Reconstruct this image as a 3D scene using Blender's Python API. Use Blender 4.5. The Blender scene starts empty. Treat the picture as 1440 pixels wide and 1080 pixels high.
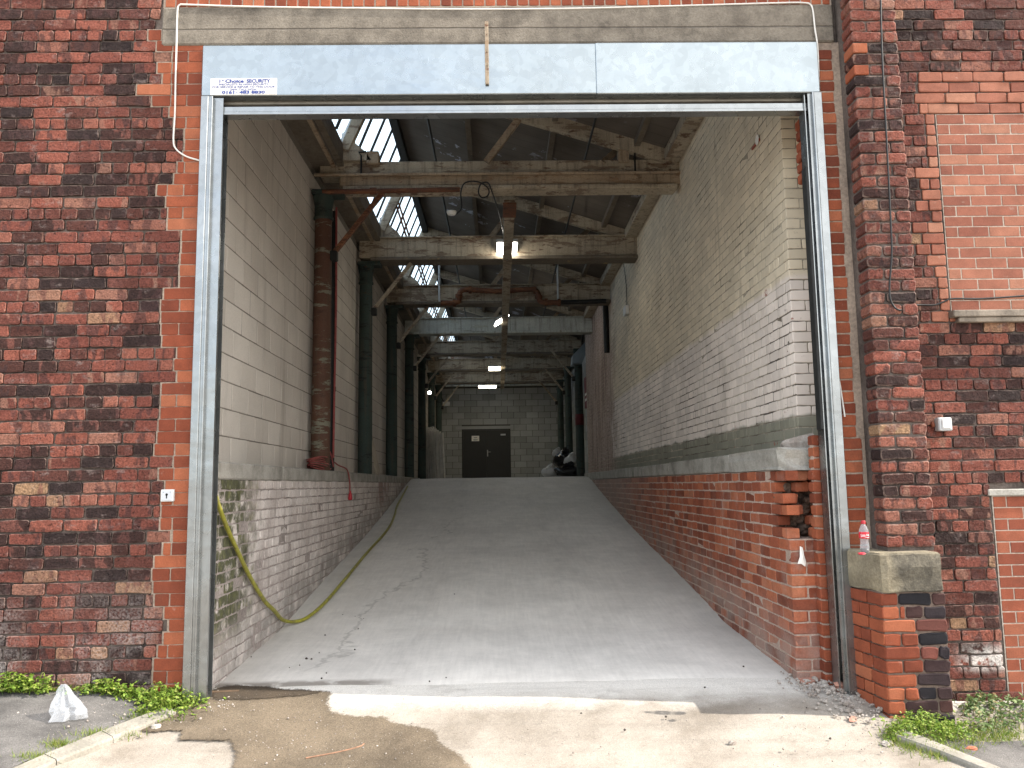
import bpy, math, random
import numpy as np
from mathutils import Vector, Matrix

random.seed(7)
rng = np.random.default_rng(7)
SC = bpy.context.scene
COL = SC.collection

# ------------------------------------------------------------------ camera
W_, H_, F_ = 1440.0, 1080.0, 1158.66
CAM = Vector((0, -5.6373, 1.398))
PITCH, YAW, ROLL = .1212, .0181, -.015
cp, sp, cy, sy = math.cos(PITCH), math.sin(PITCH), math.cos(YAW), math.sin(YAW)
fw = Vector((sy*cp, cy*cp, sp)); r0 = Vector((cy, -sy, 0)); u0 = r0.cross(fw)
cr, sr = math.cos(ROLL), math.sin(ROLL)
rt = r0*cr + u0*sr; up = u0*cr - r0*sr
cam = bpy.data.cameras.new('camera'); camo = bpy.data.objects.new('camera', cam); COL.objects.link(camo)
mw = Matrix((rt, up, -fw)).transposed().to_4x4(); mw.translation = CAM
camo.matrix_world = mw
cam.sensor_width = 36; cam.sensor_fit = 'HORIZONTAL'; cam.lens = F_/W_*36
cam.clip_start = .05; cam.clip_end = 500
SC.camera = camo

def ray(px, py): return fw + rt*((px-W_/2)/F_) - up*((py-H_/2)/F_)
def PX(px, py, X): v = ray(px, py); return CAM + v*((X-CAM.x)/v.x)
def PY(px, py, Y): v = ray(px, py); return CAM + v*((Y-CAM.y)/v.y)
def PZ(px, py, Z): v = ray(px, py); return CAM + v*((Z-CAM.z)/v.z)
def proj(p):
    v = Vector(p)-CAM; D = v.dot(fw)
    return (W_/2+F_*v.dot(rt)/D, H_/2-F_*v.dot(up)/D, D)

# ------------------------------------------------------------------ sky, sun, exposure
SUN_EL, SUN_AZ = math.radians(40), math.radians(6)     # from the right, 6 degrees in front of the wall plane
wd = bpy.data.worlds.new('World'); SC.world = wd; wd.use_nodes = True
wn = wd.node_tree; wn.nodes.clear()
sky = wn.nodes.new('ShaderNodeTexSky'); sky.sky_type = 'NISHITA'; sky.sun_disc = False
sky.sun_elevation = SUN_EL; sky.sun_rotation = math.pi/2 + SUN_AZ
sky.dust_density = 2.5; sky.air_density = 1.0; sky.ozone_density = 1.0
bg = wn.nodes.new('ShaderNodeBackground'); bg.inputs[1].default_value = .15
wo_ = wn.nodes.new('ShaderNodeOutputWorld')
# broken cloud over the whole sky dome
tc = wn.nodes.new('ShaderNodeTexCoord'); cn = wn.nodes.new('ShaderNodeTexNoise')
cn.inputs['Scale'].default_value = 1.5; cn.inputs['Detail'].default_value = 7; cn.inputs['Roughness'].default_value = .58
wn.links.new(tc.outputs['Generated'], cn.inputs['Vector'])
cmr = wn.nodes.new('ShaderNodeMapRange'); cmr.interpolation_type = 'SMOOTHSTEP'
for i_, v_ in ((1, .36), (2, .57), (3, .22), (4, .96)): cmr.inputs[i_].default_value = v_
wn.links.new(cn.outputs['Fac'], cmr.inputs[0])
cmx = wn.nodes.new('ShaderNodeMix'); cmx.data_type = 'RGBA'; cmx.inputs[7].default_value = (4.8, 4.85, 4.85, 1)
wn.links.new(cmr.outputs[0], cmx.inputs[0]); wn.links.new(sky.outputs[0], cmx.inputs[6])
wn.links.new(cmx.outputs[2], bg.inputs[0]); wn.links.new(bg.outputs[0], wo_.inputs[0])
sd = Vector((math.cos(SUN_EL)*math.cos(SUN_AZ), -math.cos(SUN_EL)*math.sin(SUN_AZ), math.sin(SUN_EL)))
sl = bpy.data.lights.new('sun', 'SUN'); sl.energy = 2.3; sl.angle = math.radians(.5); sl.color = (1, .94, .85)
so = bpy.data.objects.new('sun', sl); COL.objects.link(so)
so.rotation_euler = sd.to_track_quat('Z', 'Y').to_euler(); so.location = sd*50
SC.view_settings.view_transform = 'Standard'; SC.view_settings.look = 'None'
SC.view_settings.exposure = 2.15; SC.view_settings.gamma = 1; SC.view_settings.use_curve_mapping = False
SC.cycles.max_bounces = 10; SC.cycles.diffuse_bounces = 6; SC.cycles.transparent_max_bounces = 12

# ------------------------------------------------------------------ objects
WO = {}
def _props(o, label=None, cat=None, group=None, kind=None):
    if label: o['label'] = label
    if cat: o['category'] = cat
    if group: o['group'] = group
    if kind: o['kind'] = kind
    return o
def thing(name, label, cat, loc=(0, 0, 0), group=None):
    o = bpy.data.objects.new(name, None); COL.objects.link(o); o.location = loc
    o.empty_display_size = .05
    WO[o.name] = Vector(loc); return _props(o, label, cat, group)
def link_mesh(name, me, parent=None, loc=None):
    o = bpy.data.objects.new(name, me); COL.objects.link(o)
    if parent is not None:
        o.parent = parent
        base = WO[parent.name]
        o.location = (Vector(loc)-base) if loc is not None else (0, 0, 0)
        WO[o.name] = Vector(loc) if loc is not None else base.copy()
    else:
        o.location = loc if loc is not None else (0, 0, 0)
        WO[o.name] = Vector(o.location)
    return o
def dup(root, loc, **kw):
    c = root.copy(); COL.objects.link(c); c.location = loc; WO[c.name] = Vector(loc); _props(c, **kw)
    for ch in list(root.children):
        d = ch.copy(); COL.objects.link(d); d.parent = c; WO[d.name] = Vector(loc)
        for g in list(ch.children):
            e = g.copy(); COL.objects.link(e); e.parent = d
    return c

class MB:
    def __init__(s): s.v = []; s.f = []; s.sm = []
    def add(s, vs, fs, smooth=False):
        n = len(s.v); s.v += [tuple(v) for v in vs]
        s.f += [tuple(n+i for i in f) for f in fs]; s.sm += [smooth]*len(fs); return s
    def box(s, x0, x1, y0, y1, z0, z1, bev=0):
        if bev <= 0:
            vs = [(x0,y0,z0),(x1,y0,z0),(x1,y1,z0),(x0,y1,z0),(x0,y0,z1),(x1,y0,z1),(x1,y1,z1),(x0,y1,z1)]
            return s.add(vs, [(0,3,2,1),(4,5,6,7),(0,1,5,4),(1,2,6,5),(2,3,7,6),(3,0,4,7)])
        b = bev
        def ring(z, i): return [(x0+i,y0+i*0+b*0,z) for _ in ()]
        vs = []
        oct_ = lambda i: [(x0+b+i,y0+i),(x1-b-i,y0+i),(x1-i,y0+b+i),(x1-i,y1-b-i),(x1-b-i,y1-i),(x0+b+i,y1-i),(x0+i,y1-b-i),(x0+i,y0+b+i)]
        for z, i in ((z0, b*.7), (z0+b, 0), (z1-b, 0), (z1, b*.7)):
            vs += [(p[0], p[1], z) for p in oct_(i)]
        fs = [tuple(range(7, -1, -1)), tuple(range(24, 32))]
        for k in range(3):
            for i in range(8):
                j = (i+1) % 8; fs.append((k*8+i, k*8+j, k*8+8+j, k*8+8+i))
        return s.add(vs, fs)
    def beam(s, a, b, w, h, upv=(0, 0, 1)):           # a bar of w x h section from a to b
        a = Vector(a); b = Vector(b); d = (b-a).normalized(); u = Vector(upv)
        x = d.cross(u)
        if x.length < 1e-4: x = d.cross(Vector((0, 1, 0)))
        x.normalize(); u = x.cross(d)
        vs = []
        for p in (a, b):
            for sx, su in ((-1,-1),(1,-1),(1,1),(-1,1)): vs.append(p + x*(sx*w/2) + u*(su*h/2))
        return s.add(vs, [(0,1,2,3),(7,6,5,4),(0,4,5,1),(1,5,6,2),(2,6,7,3),(3,7,4,0)])
    def tube(s, pts, r, n=8, caps=True, smooth=True):
        pts = [Vector(p) for p in pts]; m = len(pts)
        rs = r if isinstance(r, (list, tuple)) else [r]*m
        t0 = (pts[1]-pts[0]).normalized()
        ref = Vector((0, 0, 1)) if abs(t0.z) < .9 else Vector((1, 0, 0))
        x = t0.cross(ref).normalized(); vs = []
        for i, p in enumerate(pts):
            t = (pts[min(i+1, m-1)]-pts[max(i-1, 0)])
            t = t.normalized() if t.length > 1e-9 else t0
            x = (x - t*x.dot(t)); x = x.normalized() if x.length > 1e-6 else t.orthogonal().normalized()
            y = t.cross(x)
            for k in range(n):
                a = 2*math.pi*k/n; vs.append(p + (x*math.cos(a) + y*math.sin(a))*rs[i])
        fs = [(i*n+k, i*n+(k+1)%n, (i+1)*n+(k+1)%n, (i+1)*n+k) for i in range(m-1) for k in range(n)]
        s.add(vs, fs, smooth)
        if caps: s.add(vs[:n][::-1], [tuple(range(n))]); s.add(vs[-n:], [tuple(range(n))])
        return s
    def lathe(s, prof, c=(0, 0, 0), n=20, smooth=True):
        c = Vector(c); vs = []
        for r, z in prof:
            for k in range(n):
                a = 2*math.pi*k/n; vs.append((c.x+r*math.cos(a), c.y+r*math.sin(a), c.z+z))
        m = len(prof)
        fs = [(i*n+k, i*n+(k+1)%n, (i+1)*n+(k+1)%n, (i+1)*n+k) for i in range(m-1) for k in range(n)]
        return s.add(vs, fs, smooth)
    def stone(s, c, sx, sy, sz, seed=0, rot=0, tilt=0):     # an irregular broken lump
        g = random.Random(seed); vs = []; n = 7
        for k, (zz, rr) in enumerate(((-.5, .7), (-.1, 1), (.28, .9), (.5, .5))):
            for i in range(n):
                a = 2*math.pi*i/n + k*.3
                q = rr*(.75+.5*g.random())
                vs.append(Vector((sx*.5*q*math.cos(a), sy*.5*q*math.sin(a), sz*(zz+.12*(g.random()-.5)))))
        R = Matrix.Rotation(rot, 3, 'Z') @ Matrix.Rotation(tilt, 3, 'X')
        vs = [R @ v + Vector(c) for v in vs]
        fs = [tuple(range(n-1, -1, -1)), tuple(range(3*n, 4*n))]
        fs += [(k*n+i, k*n+(i+1)%n, (k+1)*n+(i+1)%n, (k+1)*n+i) for k in range(3) for i in range(n)]
        return s.add(vs, fs)
    def mesh(s, name, mat=None, off=(0, 0, 0)):
        me = bpy.data.meshes.new(name); o = Vector(off)
        me.from_pydata([tuple(Vector(v)-o) for v in s.v], [], s.f)
        me.polygons.foreach_set('use_smooth', s.sm)
        if mat: me.materials.append(mat)
        me.update(); return me
    def build(s, name, mat, parent=None, **kw):
        off = WO[parent.name] if parent is not None else (0, 0, 0)
        o = link_mesh(name, s.mesh(name, mat, off), parent)
        return _props(o, **kw)

# ------------------------------------------------------------------ material kit
class NT:
    def __init__(s, name):
        s.m = bpy.data.materials.new(name); s.m.use_nodes = True; s.t = s.m.node_tree; s.t.nodes.clear()
        s.geo = s.n('ShaderNodeNewGeometry'); s.pos = s.geo.outputs['Position']; s._r = None
    def n(s, ty, ins=None, **at):
        nd = s.t.nodes.new(ty)
        for k, v in at.items(): setattr(nd, k, v)
        for k, v in (ins or {}).items(): s.set(nd.inputs[k], v)
        return nd
    def set(s, sock, v):
        if isinstance(v, bpy.types.NodeSocket): s.t.links.new(v, sock)
        elif isinstance(v, (tuple, list)) and len(v) == 3 and sock.type == 'RGBA': sock.default_value = (*v, 1)
        else: sock.default_value = v
    def math(s, op, a, b=0.0, clamp=False):
        return s.n('ShaderNodeMath', {0: a, 1: b}, operation=op, use_clamp=clamp).outputs[0]
    def rand(s):
        if s._r is None:
            oi = s.n('ShaderNodeObjectInfo')
            s._r = s.math('FRACT', s.math('ADD', oi.outputs['Random'], s.geo.outputs['Random Per Island']))
        return s._r
    def rand2(s, k=7.31): return s.math('FRACT', s.math('MULTIPLY', s.rand(), k))
    def vec(s, scale=(1, 1, 1), jitter=0, src=None):
        p = src or s.pos
        if jitter:
            j = s.math('MULTIPLY', s.rand(), jitter)
            p = s.n('ShaderNodeVectorMath', {0: p, 1: s.n('ShaderNodeCombineXYZ', {0: j, 1: j, 2: j}).outputs[0]}, operation='ADD').outputs[0]
        return s.n('ShaderNodeVectorMath', {0: p, 1: scale}, operation='MULTIPLY').outputs[0]
    def noise(s, scale, detail=4, rough=.55, vec=None, dist=0):
        return s.n('ShaderNodeTexNoise', {'Vector': vec or s.pos, 'Scale': scale, 'Detail': detail, 'Roughness': rough, 'Distortion': dist}).outputs['Fac']
    def voro(s, scale, vec=None, feature='F1'):
        return s.n('ShaderNodeTexVoronoi', {'Vector': vec or s.pos, 'Scale': scale}, feature=feature).outputs['Distance']
    def ramp(s, fac, stops, interp='LINEAR'):
        nd = s.n('ShaderNodeValToRGB', {0: fac}); cr = nd.color_ramp; cr.interpolation = interp
        while len(cr.elements) < len(stops): cr.elements.new(.5)
        for e, (p, c) in zip(cr.elements, stops):
            e.position = p; e.color = (*c, 1) if isinstance(c, tuple) else (c, c, c, 1)
        return nd.outputs[0]
    def step(s, fac, a, b, lo=0.0, hi=1.0):
        return s.n('ShaderNodeMapRange', {0: fac, 1: a, 2: b, 3: lo, 4: hi}, interpolation_type='SMOOTHSTEP').outputs[0]
    def mix(s, fac, a, b, mode='MIX'):
        nd = s.n('ShaderNodeMix', data_type='RGBA', blend_type=mode)
        s.set(nd.inputs[0], fac); s.set(nd.inputs[6], a); s.set(nd.inputs[7], b); return nd.outputs[2]
    def xyz(s): return s.n('ShaderNodeSeparateXYZ', {0: s.pos}).outputs
    def mul(s, *a):
        r = a[0]
        for b in a[1:]: r = s.math('MULTIPLY', r, b)
        return r
    def gain(s, col, fac, lo, hi):                         # multiply a colour by lo..hi following fac
        g = s.n('ShaderNodeMapRange', {0: fac, 1: .25, 2: .75, 3: lo, 4: hi}).outputs[0]
        c = s.n('ShaderNodeCombineColor', {0: g, 1: g, 2: g}).outputs[0]
        return s.mix(1.0, col, c, 'MULTIPLY')
    def bump(s, h, strength=.3, dist=.01):
        return s.n('ShaderNodeBump', {'Height': h, 'Strength': strength, 'Distance': dist}).outputs[0]
    def out(s, color, rough=.85, metal=0.0, normal=None, spec=.3, emit=None, estr=0):
        b = s.n('ShaderNodeBsdfPrincipled')
        s.set(b.inputs['Base Color'], color); s.set(b.inputs['Roughness'], rough); s.set(b.inputs['Metallic'], metal)
        s.set(b.inputs['Specular IOR Level'], spec)
        if normal is not None: s.set(b.inputs['Normal'], normal)
        if emit is not None: s.set(b.inputs['Emission Color'], emit); b.inputs['Emission Strength'].default_value = estr
        o = s.n('ShaderNodeOutputMaterial'); s.t.links.new(b.outputs[0], o.inputs[0]); s.b = b; return s.m

def simple(name, col, rough=.7, metal=0.0, var=.2, scale=20, spec=.3, bump=.15):
    t = NT(name); n = t.noise(scale, 5)
    return t.out(t.gain(col, n, 1-var, 1+var), rough, metal, t.bump(n, bump, .004), spec)

def M_old():
    t = NT('weathered_brick'); r = t.rand(); r2 = t.rand2()
    base = t.ramp(r, [(0, (.022,.014,.013)), (.18, (.038,.018,.015)), (.38, (.075,.028,.021)), (.62, (.138,.043,.031)), (.86, (.198,.064,.043)), (.96, (.21,.10,.07)), (1, (.25,.15,.085))])
    band = t.noise(1, 2, .5, t.vec((13, 13, 5), 61))
    kiss = t.step(band, .54, .60)
    alt = t.ramp(t.rand2(3.7), [(0, (.026,.017,.017)), (.45, (.065,.03,.027)), (.8, (.17,.062,.046)), (1, (.22,.12,.085))])
    c = t.mix(t.mul(kiss, .65), base, alt)
    soot = t.mul(t.step(t.noise(.9, 5, .6), .50, .74), t.step(t.noise(38, 4), .3, .6), .38)
    c = t.mix(soot, c, (.028,.022,.022))
    grey = t.mul(t.step(t.noise(9, 6, .7, t.vec((1, 1, 1.6), 23)), .56, .72), .55)
    c = t.mix(grey, c, (.21,.165,.15))
    X, Y, Z = t.xyz()
    low = t.mul(t.step(Z, .95, .15), t.step(X, -1.5, -2.2), t.step(t.noise(2.2, 5), .42, .62), t.step(t.noise(60, 4), .35, .6))
    c = t.mix(t.mul(low, .6), c, (.36,.315,.29))
    lowr = t.mul(t.step(Z, .32, .2), t.step(Z, .08, .16), t.step(X, 3.0, 3.2), t.step(t.noise(14, 4), .35, .5))
    c = t.mix(t.mul(lowr, .85), c, (.55,.52,.48))
    fine = t.noise(85, 5, .65)
    c = t.gain(c, fine, .42, 1.6)
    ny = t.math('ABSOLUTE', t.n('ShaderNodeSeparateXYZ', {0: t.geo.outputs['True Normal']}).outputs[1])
    edge_highlight_wear = t.mul(t.step(ny, .97, .9), t.step(ny, .2, .4), t.step(t.noise(19, 5, .7), .40, .60), .5)  # edge highlights put into the chamfer colour, over worn mortar-smeared rims
    c = t.mix(edge_highlight_wear, c, (.23,.165,.135))
    pit = t.step(t.noise(48, 6, .8, t.vec((1, 1, 1.3), 41)), .58, .68); c = t.mix(t.mul(pit, .6), c, (.018,.013,.012))
    h = t.math('SUBTRACT', t.math('ADD', t.mul(fine, .6), t.mul(t.noise(26, 5, .6, t.vec((1, 1, 1), 17)), 1.4)), t.mul(pit, .9))
    return t.out(c, .92, 0, t.bump(h, 1.0, .010), .2)
def M_new(name, stops, dirt=.35, limeamt=.35):
    t = NT(name); r = t.rand()
    c = t.ramp(r, stops)
    c = t.gain(c, t.noise(9, 4, .6, t.vec((1, 1, 1), 31)), .78, 1.2)
    d = t.mul(t.step(t.noise(2.3, 5, .65), .5, .75), dirt)
    c = t.mix(d, c, (.10,.045,.032))
    f = t.noise(120, 4, .6); c = t.gain(c, f, .8, 1.2)
    lime = t.mul(t.step(t.noise(17, 6, .7), .62, .75), limeamt)
    c = t.mix(lime, c, (.42,.33,.27))
    return t.out(c, .85, 0, t.bump(t.math('ADD', f, t.noise(22, 4)), .35, .005), .25)
def M_mortar(name, col, dark=(.05,.045,.04), amt=.5):
    t = NT(name); n = t.noise(45, 6, .7); b = t.noise(1.6, 5, .6)
    c = t.mix(t.mul(t.step(b, .4, .7), amt), col, dark)
    return t.out(t.gain(c, n, .6, 1.35), .95, 0, t.bump(n, .8, .01), .1)
def M_painted():
    t = NT('painted_brick'); X, Y, Z = t.xyz(); wob = t.mul(t.noise(3, 3), .10)
    zz = t.math('ADD', Z, wob)
    up_, lo_, bt_ = (.63,.54,.405), (.69,.605,.535), (.22,.21,.16)
    c = t.mix(t.step(zz, 3.0, 3.06), lo_, up_)
    c = t.mix(t.step(zz, 1.96, 1.92), c, bt_)
    c = t.gain(c, t.rand(), .93, 1.06)
    c = t.gain(c, t.noise(1.3, 6, .65), .8, 1.14)
    streak = t.step(t.noise(1, 5, .6, t.vec((1, 7, .55))), .55, .75)
    c = t.mix(t.mul(streak, .38), c, (.22,.185,.14))
    far = t.step(t.math('ADD', Y, t.mul(t.noise(2.5, 5), 2.4)), 10.6, 12.4)
    pink = t.mix(t.step(t.noise(34, 7, .8), .45, .58), (.47,.37,.31), (.14,.07,.05)); pst = t.step(t.noise(1, 5, .65, t.vec((1, 5, .6), 0)), .45, .62); pink = t.mix(t.mul(pst, .7), pink, (.12,.07,.055))
    c = t.mix(far, c, pink)
    ch = t.mul(t.step(t.noise(13, 7, .76, t.vec((1, .8, 1.7), 9)), .635, .665), t.step(t.noise(1.7, 3), .40, .58))
    c = t.mix(ch, c, (.12,.075,.05))
    rd = t.mul(t.step(t.noise(6.5, 5, .7, t.vec((1, 1, 1), 3)), .68, .70), .85)
    c = t.mix(rd, c, (.27,.085,.05))
    h = t.math('SUBTRACT', t.mul(t.noise(40, 5), .6), t.mul(ch, .8))
    return t.out(c, .75, 0, t.bump(h, .5, .007), .3)
def M_white():
    t = NT('whitewashed_brick'); X, Y, Z = t.xyz()
    c = t.mix(t.step(t.noise(2.5, 6, .65), .4, .65), (.61,.55,.51), (.46,.40,.365))
    c = t.gain(c, t.rand(), .92, 1.06)
    red = t.mul(t.step(Y, 7.0, 8.4), t.step(t.noise(1.3, 5), .42, .55))
    red = t.math('MAXIMUM', red, t.mul(t.step(t.noise(6, 6, .7, t.vec((1, 1, 1), 5)), .62, .68), .75))
    c = t.mix(t.mul(red, .6), c, (.21,.085,.06))
    drip = t.mul(t.step(t.noise(1, 6, .65, t.vec((1, 8, .7))), .54, .72), .6)
    c = t.mix(drip, c, (.10,.085,.06))
    mv = t.noise(5, 6, .7)
    m = t.mul(t.step(t.math('ADD', Y, t.mul(t.noise(7, 4), 1.1)), 2.0, 1.25), t.step(Z, .15, .5), t.step(Z, 1.60, 1.44), t.step(mv, .33, .50))
    c = t.mix(t.mul(m, .92), c, t.ramp(t.noise(16, 4), [(.3, (.014,.018,.005)), (.55, (.055,.062,.014)), (.75, (.15,.15,.045))]))
    low = t.mul(t.step(t.math('SUBTRACT', Z, t.mul(Y, .105)), .42, .05), t.step(t.noise(5, 5), .3, .6))
    c = t.mix(t.mul(low, .8), c, (.30,.28,.255))
    f = t.noise(55, 5, .65); c = t.gain(c, f, .78, 1.2)
    return t.out(c, .85, 0, t.bump(t.math('ADD', f, t.mul(t.noise(14, 5), 1.5)), .6, .008), .25)
def M_reddado():
    t = NT('red_dado_brick'); X, Y, Z = t.xyz(); r = t.rand()
    c = t.ramp(r, [(0, (.16,.043,.022)), (.4, (.26,.070,.034)), (.8, (.35,.104,.049)), (1, (.38,.14,.075))])
    c = t.gain(c, t.noise(8, 5, .6, t.vec((1, 1, 1), 21)), .7, 1.2)
    dust = t.math('SUBTRACT', Z, t.mul(Y, .105))
    d1 = t.mul(t.step(dust, .6, .02), t.step(t.noise(4, 5), .25, .62))
    d2 = t.step(t.math('ADD', Y, t.mul(t.noise(2, 5), 3)), 5.5, 11.0)
    d3 = t.mul(t.step(t.noise(3, 6, .65), .5, .75), .45)
    c = t.mix(t.math('MAXIMUM', t.math('MAXIMUM', t.mul(d1, .75), t.mul(d2, .8)), d3), c, (.30,.235,.20))
    f = t.noise(90, 5, .65); c = t.gain(c, f, .75, 1.22)
    return t.out(c, .88, 0, t.bump(t.math('ADD', f, t.noise(20, 5)), .45, .006), .25)
def M_block(name, a, b, grime=.35):
    t = NT(name); c = t.mix(t.rand(), a, b)
    X, Y, Z = t.xyz()
    c = t.gain(c, t.noise(1.1, 6, .6), .84, 1.12)
    s = t.step(t.noise(1, 5, .6, t.vec((1, 5, .5))), .5, .75)
    c = t.mix(t.mul(s, grime), c, (.19,.16,.125))
    f = t.noise(110, 6, .75); c = t.gain(c, f, .8, 1.18)
    return t.out(c, .93, 0, t.bump(f, .55, .006), .15)
def M_concrete(name, a, b, scale=3.0, stain=(.10,.09,.075), st=.5, bstr=.5, pits=True, board=None):
    t = NT(name); c = t.mix(t.step(t.noise(scale, 7, .65), .35, .68), a, b)
    c = t.mix(t.mul(t.step(t.noise(scale*.6, 7, .7, t.vec((1, 1, 1.4))), .52, .72), st), c, stain)
    f = t.noise(70, 6, .7); c = t.gain(c, f, .72, 1.25); h = f
    if board is not None:
        X, Y, Z = t.xyz()
        ln = t.step(t.math('ABSOLUTE', t.math('SUBTRACT', t.math('ADD', Z, t.mul(t.noise(5, 3), .012)), board+.006)), .007, .002)
        c = t.mix(t.mul(ln, .6), c, (.06,.05,.042)); h = t.math('SUBTRACT', h, ln)
    if pits:
        p = t.step(t.voro(26), .10, .05); p = t.mul(p, t.step(t.noise(12, 2), .5, .6))
        c = t.mix(t.mul(p, .7), c, (.05,.043,.036)); h = t.math('SUBTRACT', h, p)
    return t.out(c, .92, 0, t.bump(h, bstr, .008), .2)
def M_sand():
    t = NT('sandstone'); X, Y, Z = t.xyz()
    c = t.mix(t.step(t.noise(5, 7, .65), .35, .68), (.30,.255,.175), (.195,.165,.115))
    g = t.mul(t.step(t.math('ADD', X, t.mul(t.noise(6, 5), .22)), 2.52, 2.64), t.step(t.math('ADD', Z, t.mul(t.noise(9, 4), .04)), .965, .93))
    c = t.mix(t.mul(g, .85), c, t.mix(t.step(t.noise(11, 6, .7), .4, .65), (.13,.115,.09), (.055,.05,.043)))
    f = t.noise(60, 7, .75); c = t.gain(c, f, .6, 1.3)
    return t.out(c, .92, 0, t.bump(t.math('ADD', f, t.mul(t.noise(9, 6), 2.5)), .9, .012), .15)
def M_ramp():
    t = NT('ramp_concrete'); X, Y, Z = t.xyz()
    c = t.mix(t.step(t.noise(.9, 7, .6), .35, .7), (.68,.645,.59), (.58,.55,.505))
    c = t.gain(c, t.noise(5, 7, .7), .88, 1.1)
    bw = t.noise(1, 5, .65, t.vec((34, 2.2, 2))); c = t.gain(c, bw, .92, 1.07)
    for cx_, wd_ in ((-.75, .30), (.72, .34)):
        tk = t.step(t.math('ABSOLUTE', t.math('SUBTRACT', t.math('ADD', X, t.mul(t.noise(.9, 4), .5)), cx_+.25)), wd_, wd_*.3)
        tk = t.mul(tk, t.step(t.noise(1, 6, .7, t.vec((6, 1.3, 1))), .42, .68)); c = t.mix(t.mul(tk, .16), c, (.25,.235,.215))
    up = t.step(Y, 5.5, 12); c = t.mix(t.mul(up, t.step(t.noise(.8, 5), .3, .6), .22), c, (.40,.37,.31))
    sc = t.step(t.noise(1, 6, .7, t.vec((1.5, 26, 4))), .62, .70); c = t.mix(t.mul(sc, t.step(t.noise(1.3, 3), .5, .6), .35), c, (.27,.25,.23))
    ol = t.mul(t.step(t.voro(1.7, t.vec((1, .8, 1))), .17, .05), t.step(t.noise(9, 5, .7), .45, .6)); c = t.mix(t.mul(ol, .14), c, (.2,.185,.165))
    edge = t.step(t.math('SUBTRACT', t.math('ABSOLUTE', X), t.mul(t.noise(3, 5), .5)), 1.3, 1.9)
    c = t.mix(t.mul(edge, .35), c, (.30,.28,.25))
    wx = t.math('ADD', X, t.mul(t.math('SUBTRACT', t.noise(1.1, 6, .62), .5), 1.3))
    ctr = t.math('SUBTRACT', t.mul(Y, .085), 1.42)
    ck = t.step(t.math('ABSOLUTE', t.math('SUBTRACT', wx, ctr)), .035, .006)
    ck = t.mul(ck, t.step(t.noise(2.1, 3), .4, .5), t.step(Y, .5, .9), t.step(Y, 9, 7))
    c = t.mix(t.mul(ck, .38), c, (.2,.185,.165))
    dk = t.mul(t.step(Y, .46, .36), t.step(X, -.6, -1.0), t.step(t.noise(5, 6), .3, .5))
    c = t.mix(t.mul(dk, .8), c, (.13,.11,.09))
    sp_ = t.mul(t.step(t.voro(9), .045, .02), t.step(t.noise(3, 2), .5, .55))
    c = t.mix(t.mul(sp_, .8), c, (.08,.07,.06))
    g = t.noise(160, 4, .7); c = t.gain(c, g, .9, 1.08)
    return t.out(c, .82, 0, t.bump(t.math('ADD', g, t.mul(t.noise(12, 6), .8)), .22, .004), .3)
def M_ground(name, a, b, grit=.5, gs=150, dusty=False, decal=False):
    t = NT(name); c = t.mix(t.step(t.noise(1.1, 7, .65), .35, .68), a, b)
    if dusty:
        X, Y, Z = t.xyz()
        c = t.mix(t.step(t.math('ADD', Y, t.mul(t.noise(2.4, 6, .65), .5)), .02, .42), c, (.60,.57,.52))
        ty = t.step(t.noise(1, 5, .6, t.vec((.5, 9, 1))), .45, .7); c = t.mix(t.mul(ty, .3), c, (.19,.17,.145))
        gc = t.step(t.noise(2.2, 6, .7), .52, .7); c = t.mix(t.mul(gc, .4), c, (.17,.145,.115))
    g = t.noise(gs, 5, .75); c = t.gain(c, g, 1-grit, 1+grit)
    v = t.mul(t.step(t.voro(60), .16, .08), t.step(t.noise(4, 4), .45, .6))
    c = t.mix(t.mul(v, .6), c, (.10,.085,.07))
    w = t.mul(t.step(t.voro(48, t.vec((1, 1, 1.3))), .12, .06), .5)
    c = t.mix(w, c, (.62,.59,.55))
    m_ = t.out(c, .95, 0, t.bump(t.math('ADD', g, t.mul(t.noise(30, 6), 1.5)), .6, .008), .15)
    if decal:                                              # worn feathered edge, stored per vertex as distance from the outline
        at_ = t.n('ShaderNodeAttribute', attribute_name='inner').outputs['Fac']
        e = t.step(t.math('ADD', at_, t.mul(t.math('SUBTRACT', t.noise(38, 7, .75), .5), .11)), .012, .045)
        tr = t.n('ShaderNodeBsdfTransparent'); mx = t.n('ShaderNodeMixShader', {0: e, 1: tr.outputs[0], 2: t.b.outputs[0]})
        o = [n for n in t.t.nodes if n.type == 'OUTPUT_MATERIAL'][0]; t.t.links.new(mx.outputs[0], o.inputs[0])
    return m_
def M_galv(name='galvanised_steel', base=(.295,.325,.338)):
    t = NT(name); v = t.n('ShaderNodeTexVoronoi', {'Vector': t.pos, 'Scale': 22.0}).outputs['Color']
    vv = t.n('ShaderNodeSeparateColor', {0: v}).outputs[0]
    n = t.noise(1.2, 6, .6)
    c = t.gain(base, n, .78, 1.1); c = t.gain(c, vv, .95, 1.04)
    sm = t.step(t.noise(1, 6, .65, t.vec((30, 30, 2))), .6, .8)
    c = t.mix(t.mul(sm, .25), c, (.40,.41,.42))
    r = t.n('ShaderNodeMapRange', {0: t.noise(4, 6), 1: .3, 2: .7, 3: .20, 4: .34}).outputs[0]
    X, Y, Z = t.xyz()
    dent = t.noise(1, 3, .45, t.vec((1.6, 1.6, 3.4)))
    scr = t.step(t.noise(1, 5, .7, t.vec((60, 60, 9))), .70, .74); c = t.mix(t.mul(scr, .5), c, (.62,.64,.65))
    rs_ = t.mul(t.step(t.noise(7, 7, .75), .66, .72), t.step(Z, 1.2, .0), .6); c = t.mix(rs_, c, (.17,.10,.06))
    return t.out(c, r, .9, t.bump(dent, .30, .04), .5)
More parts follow.
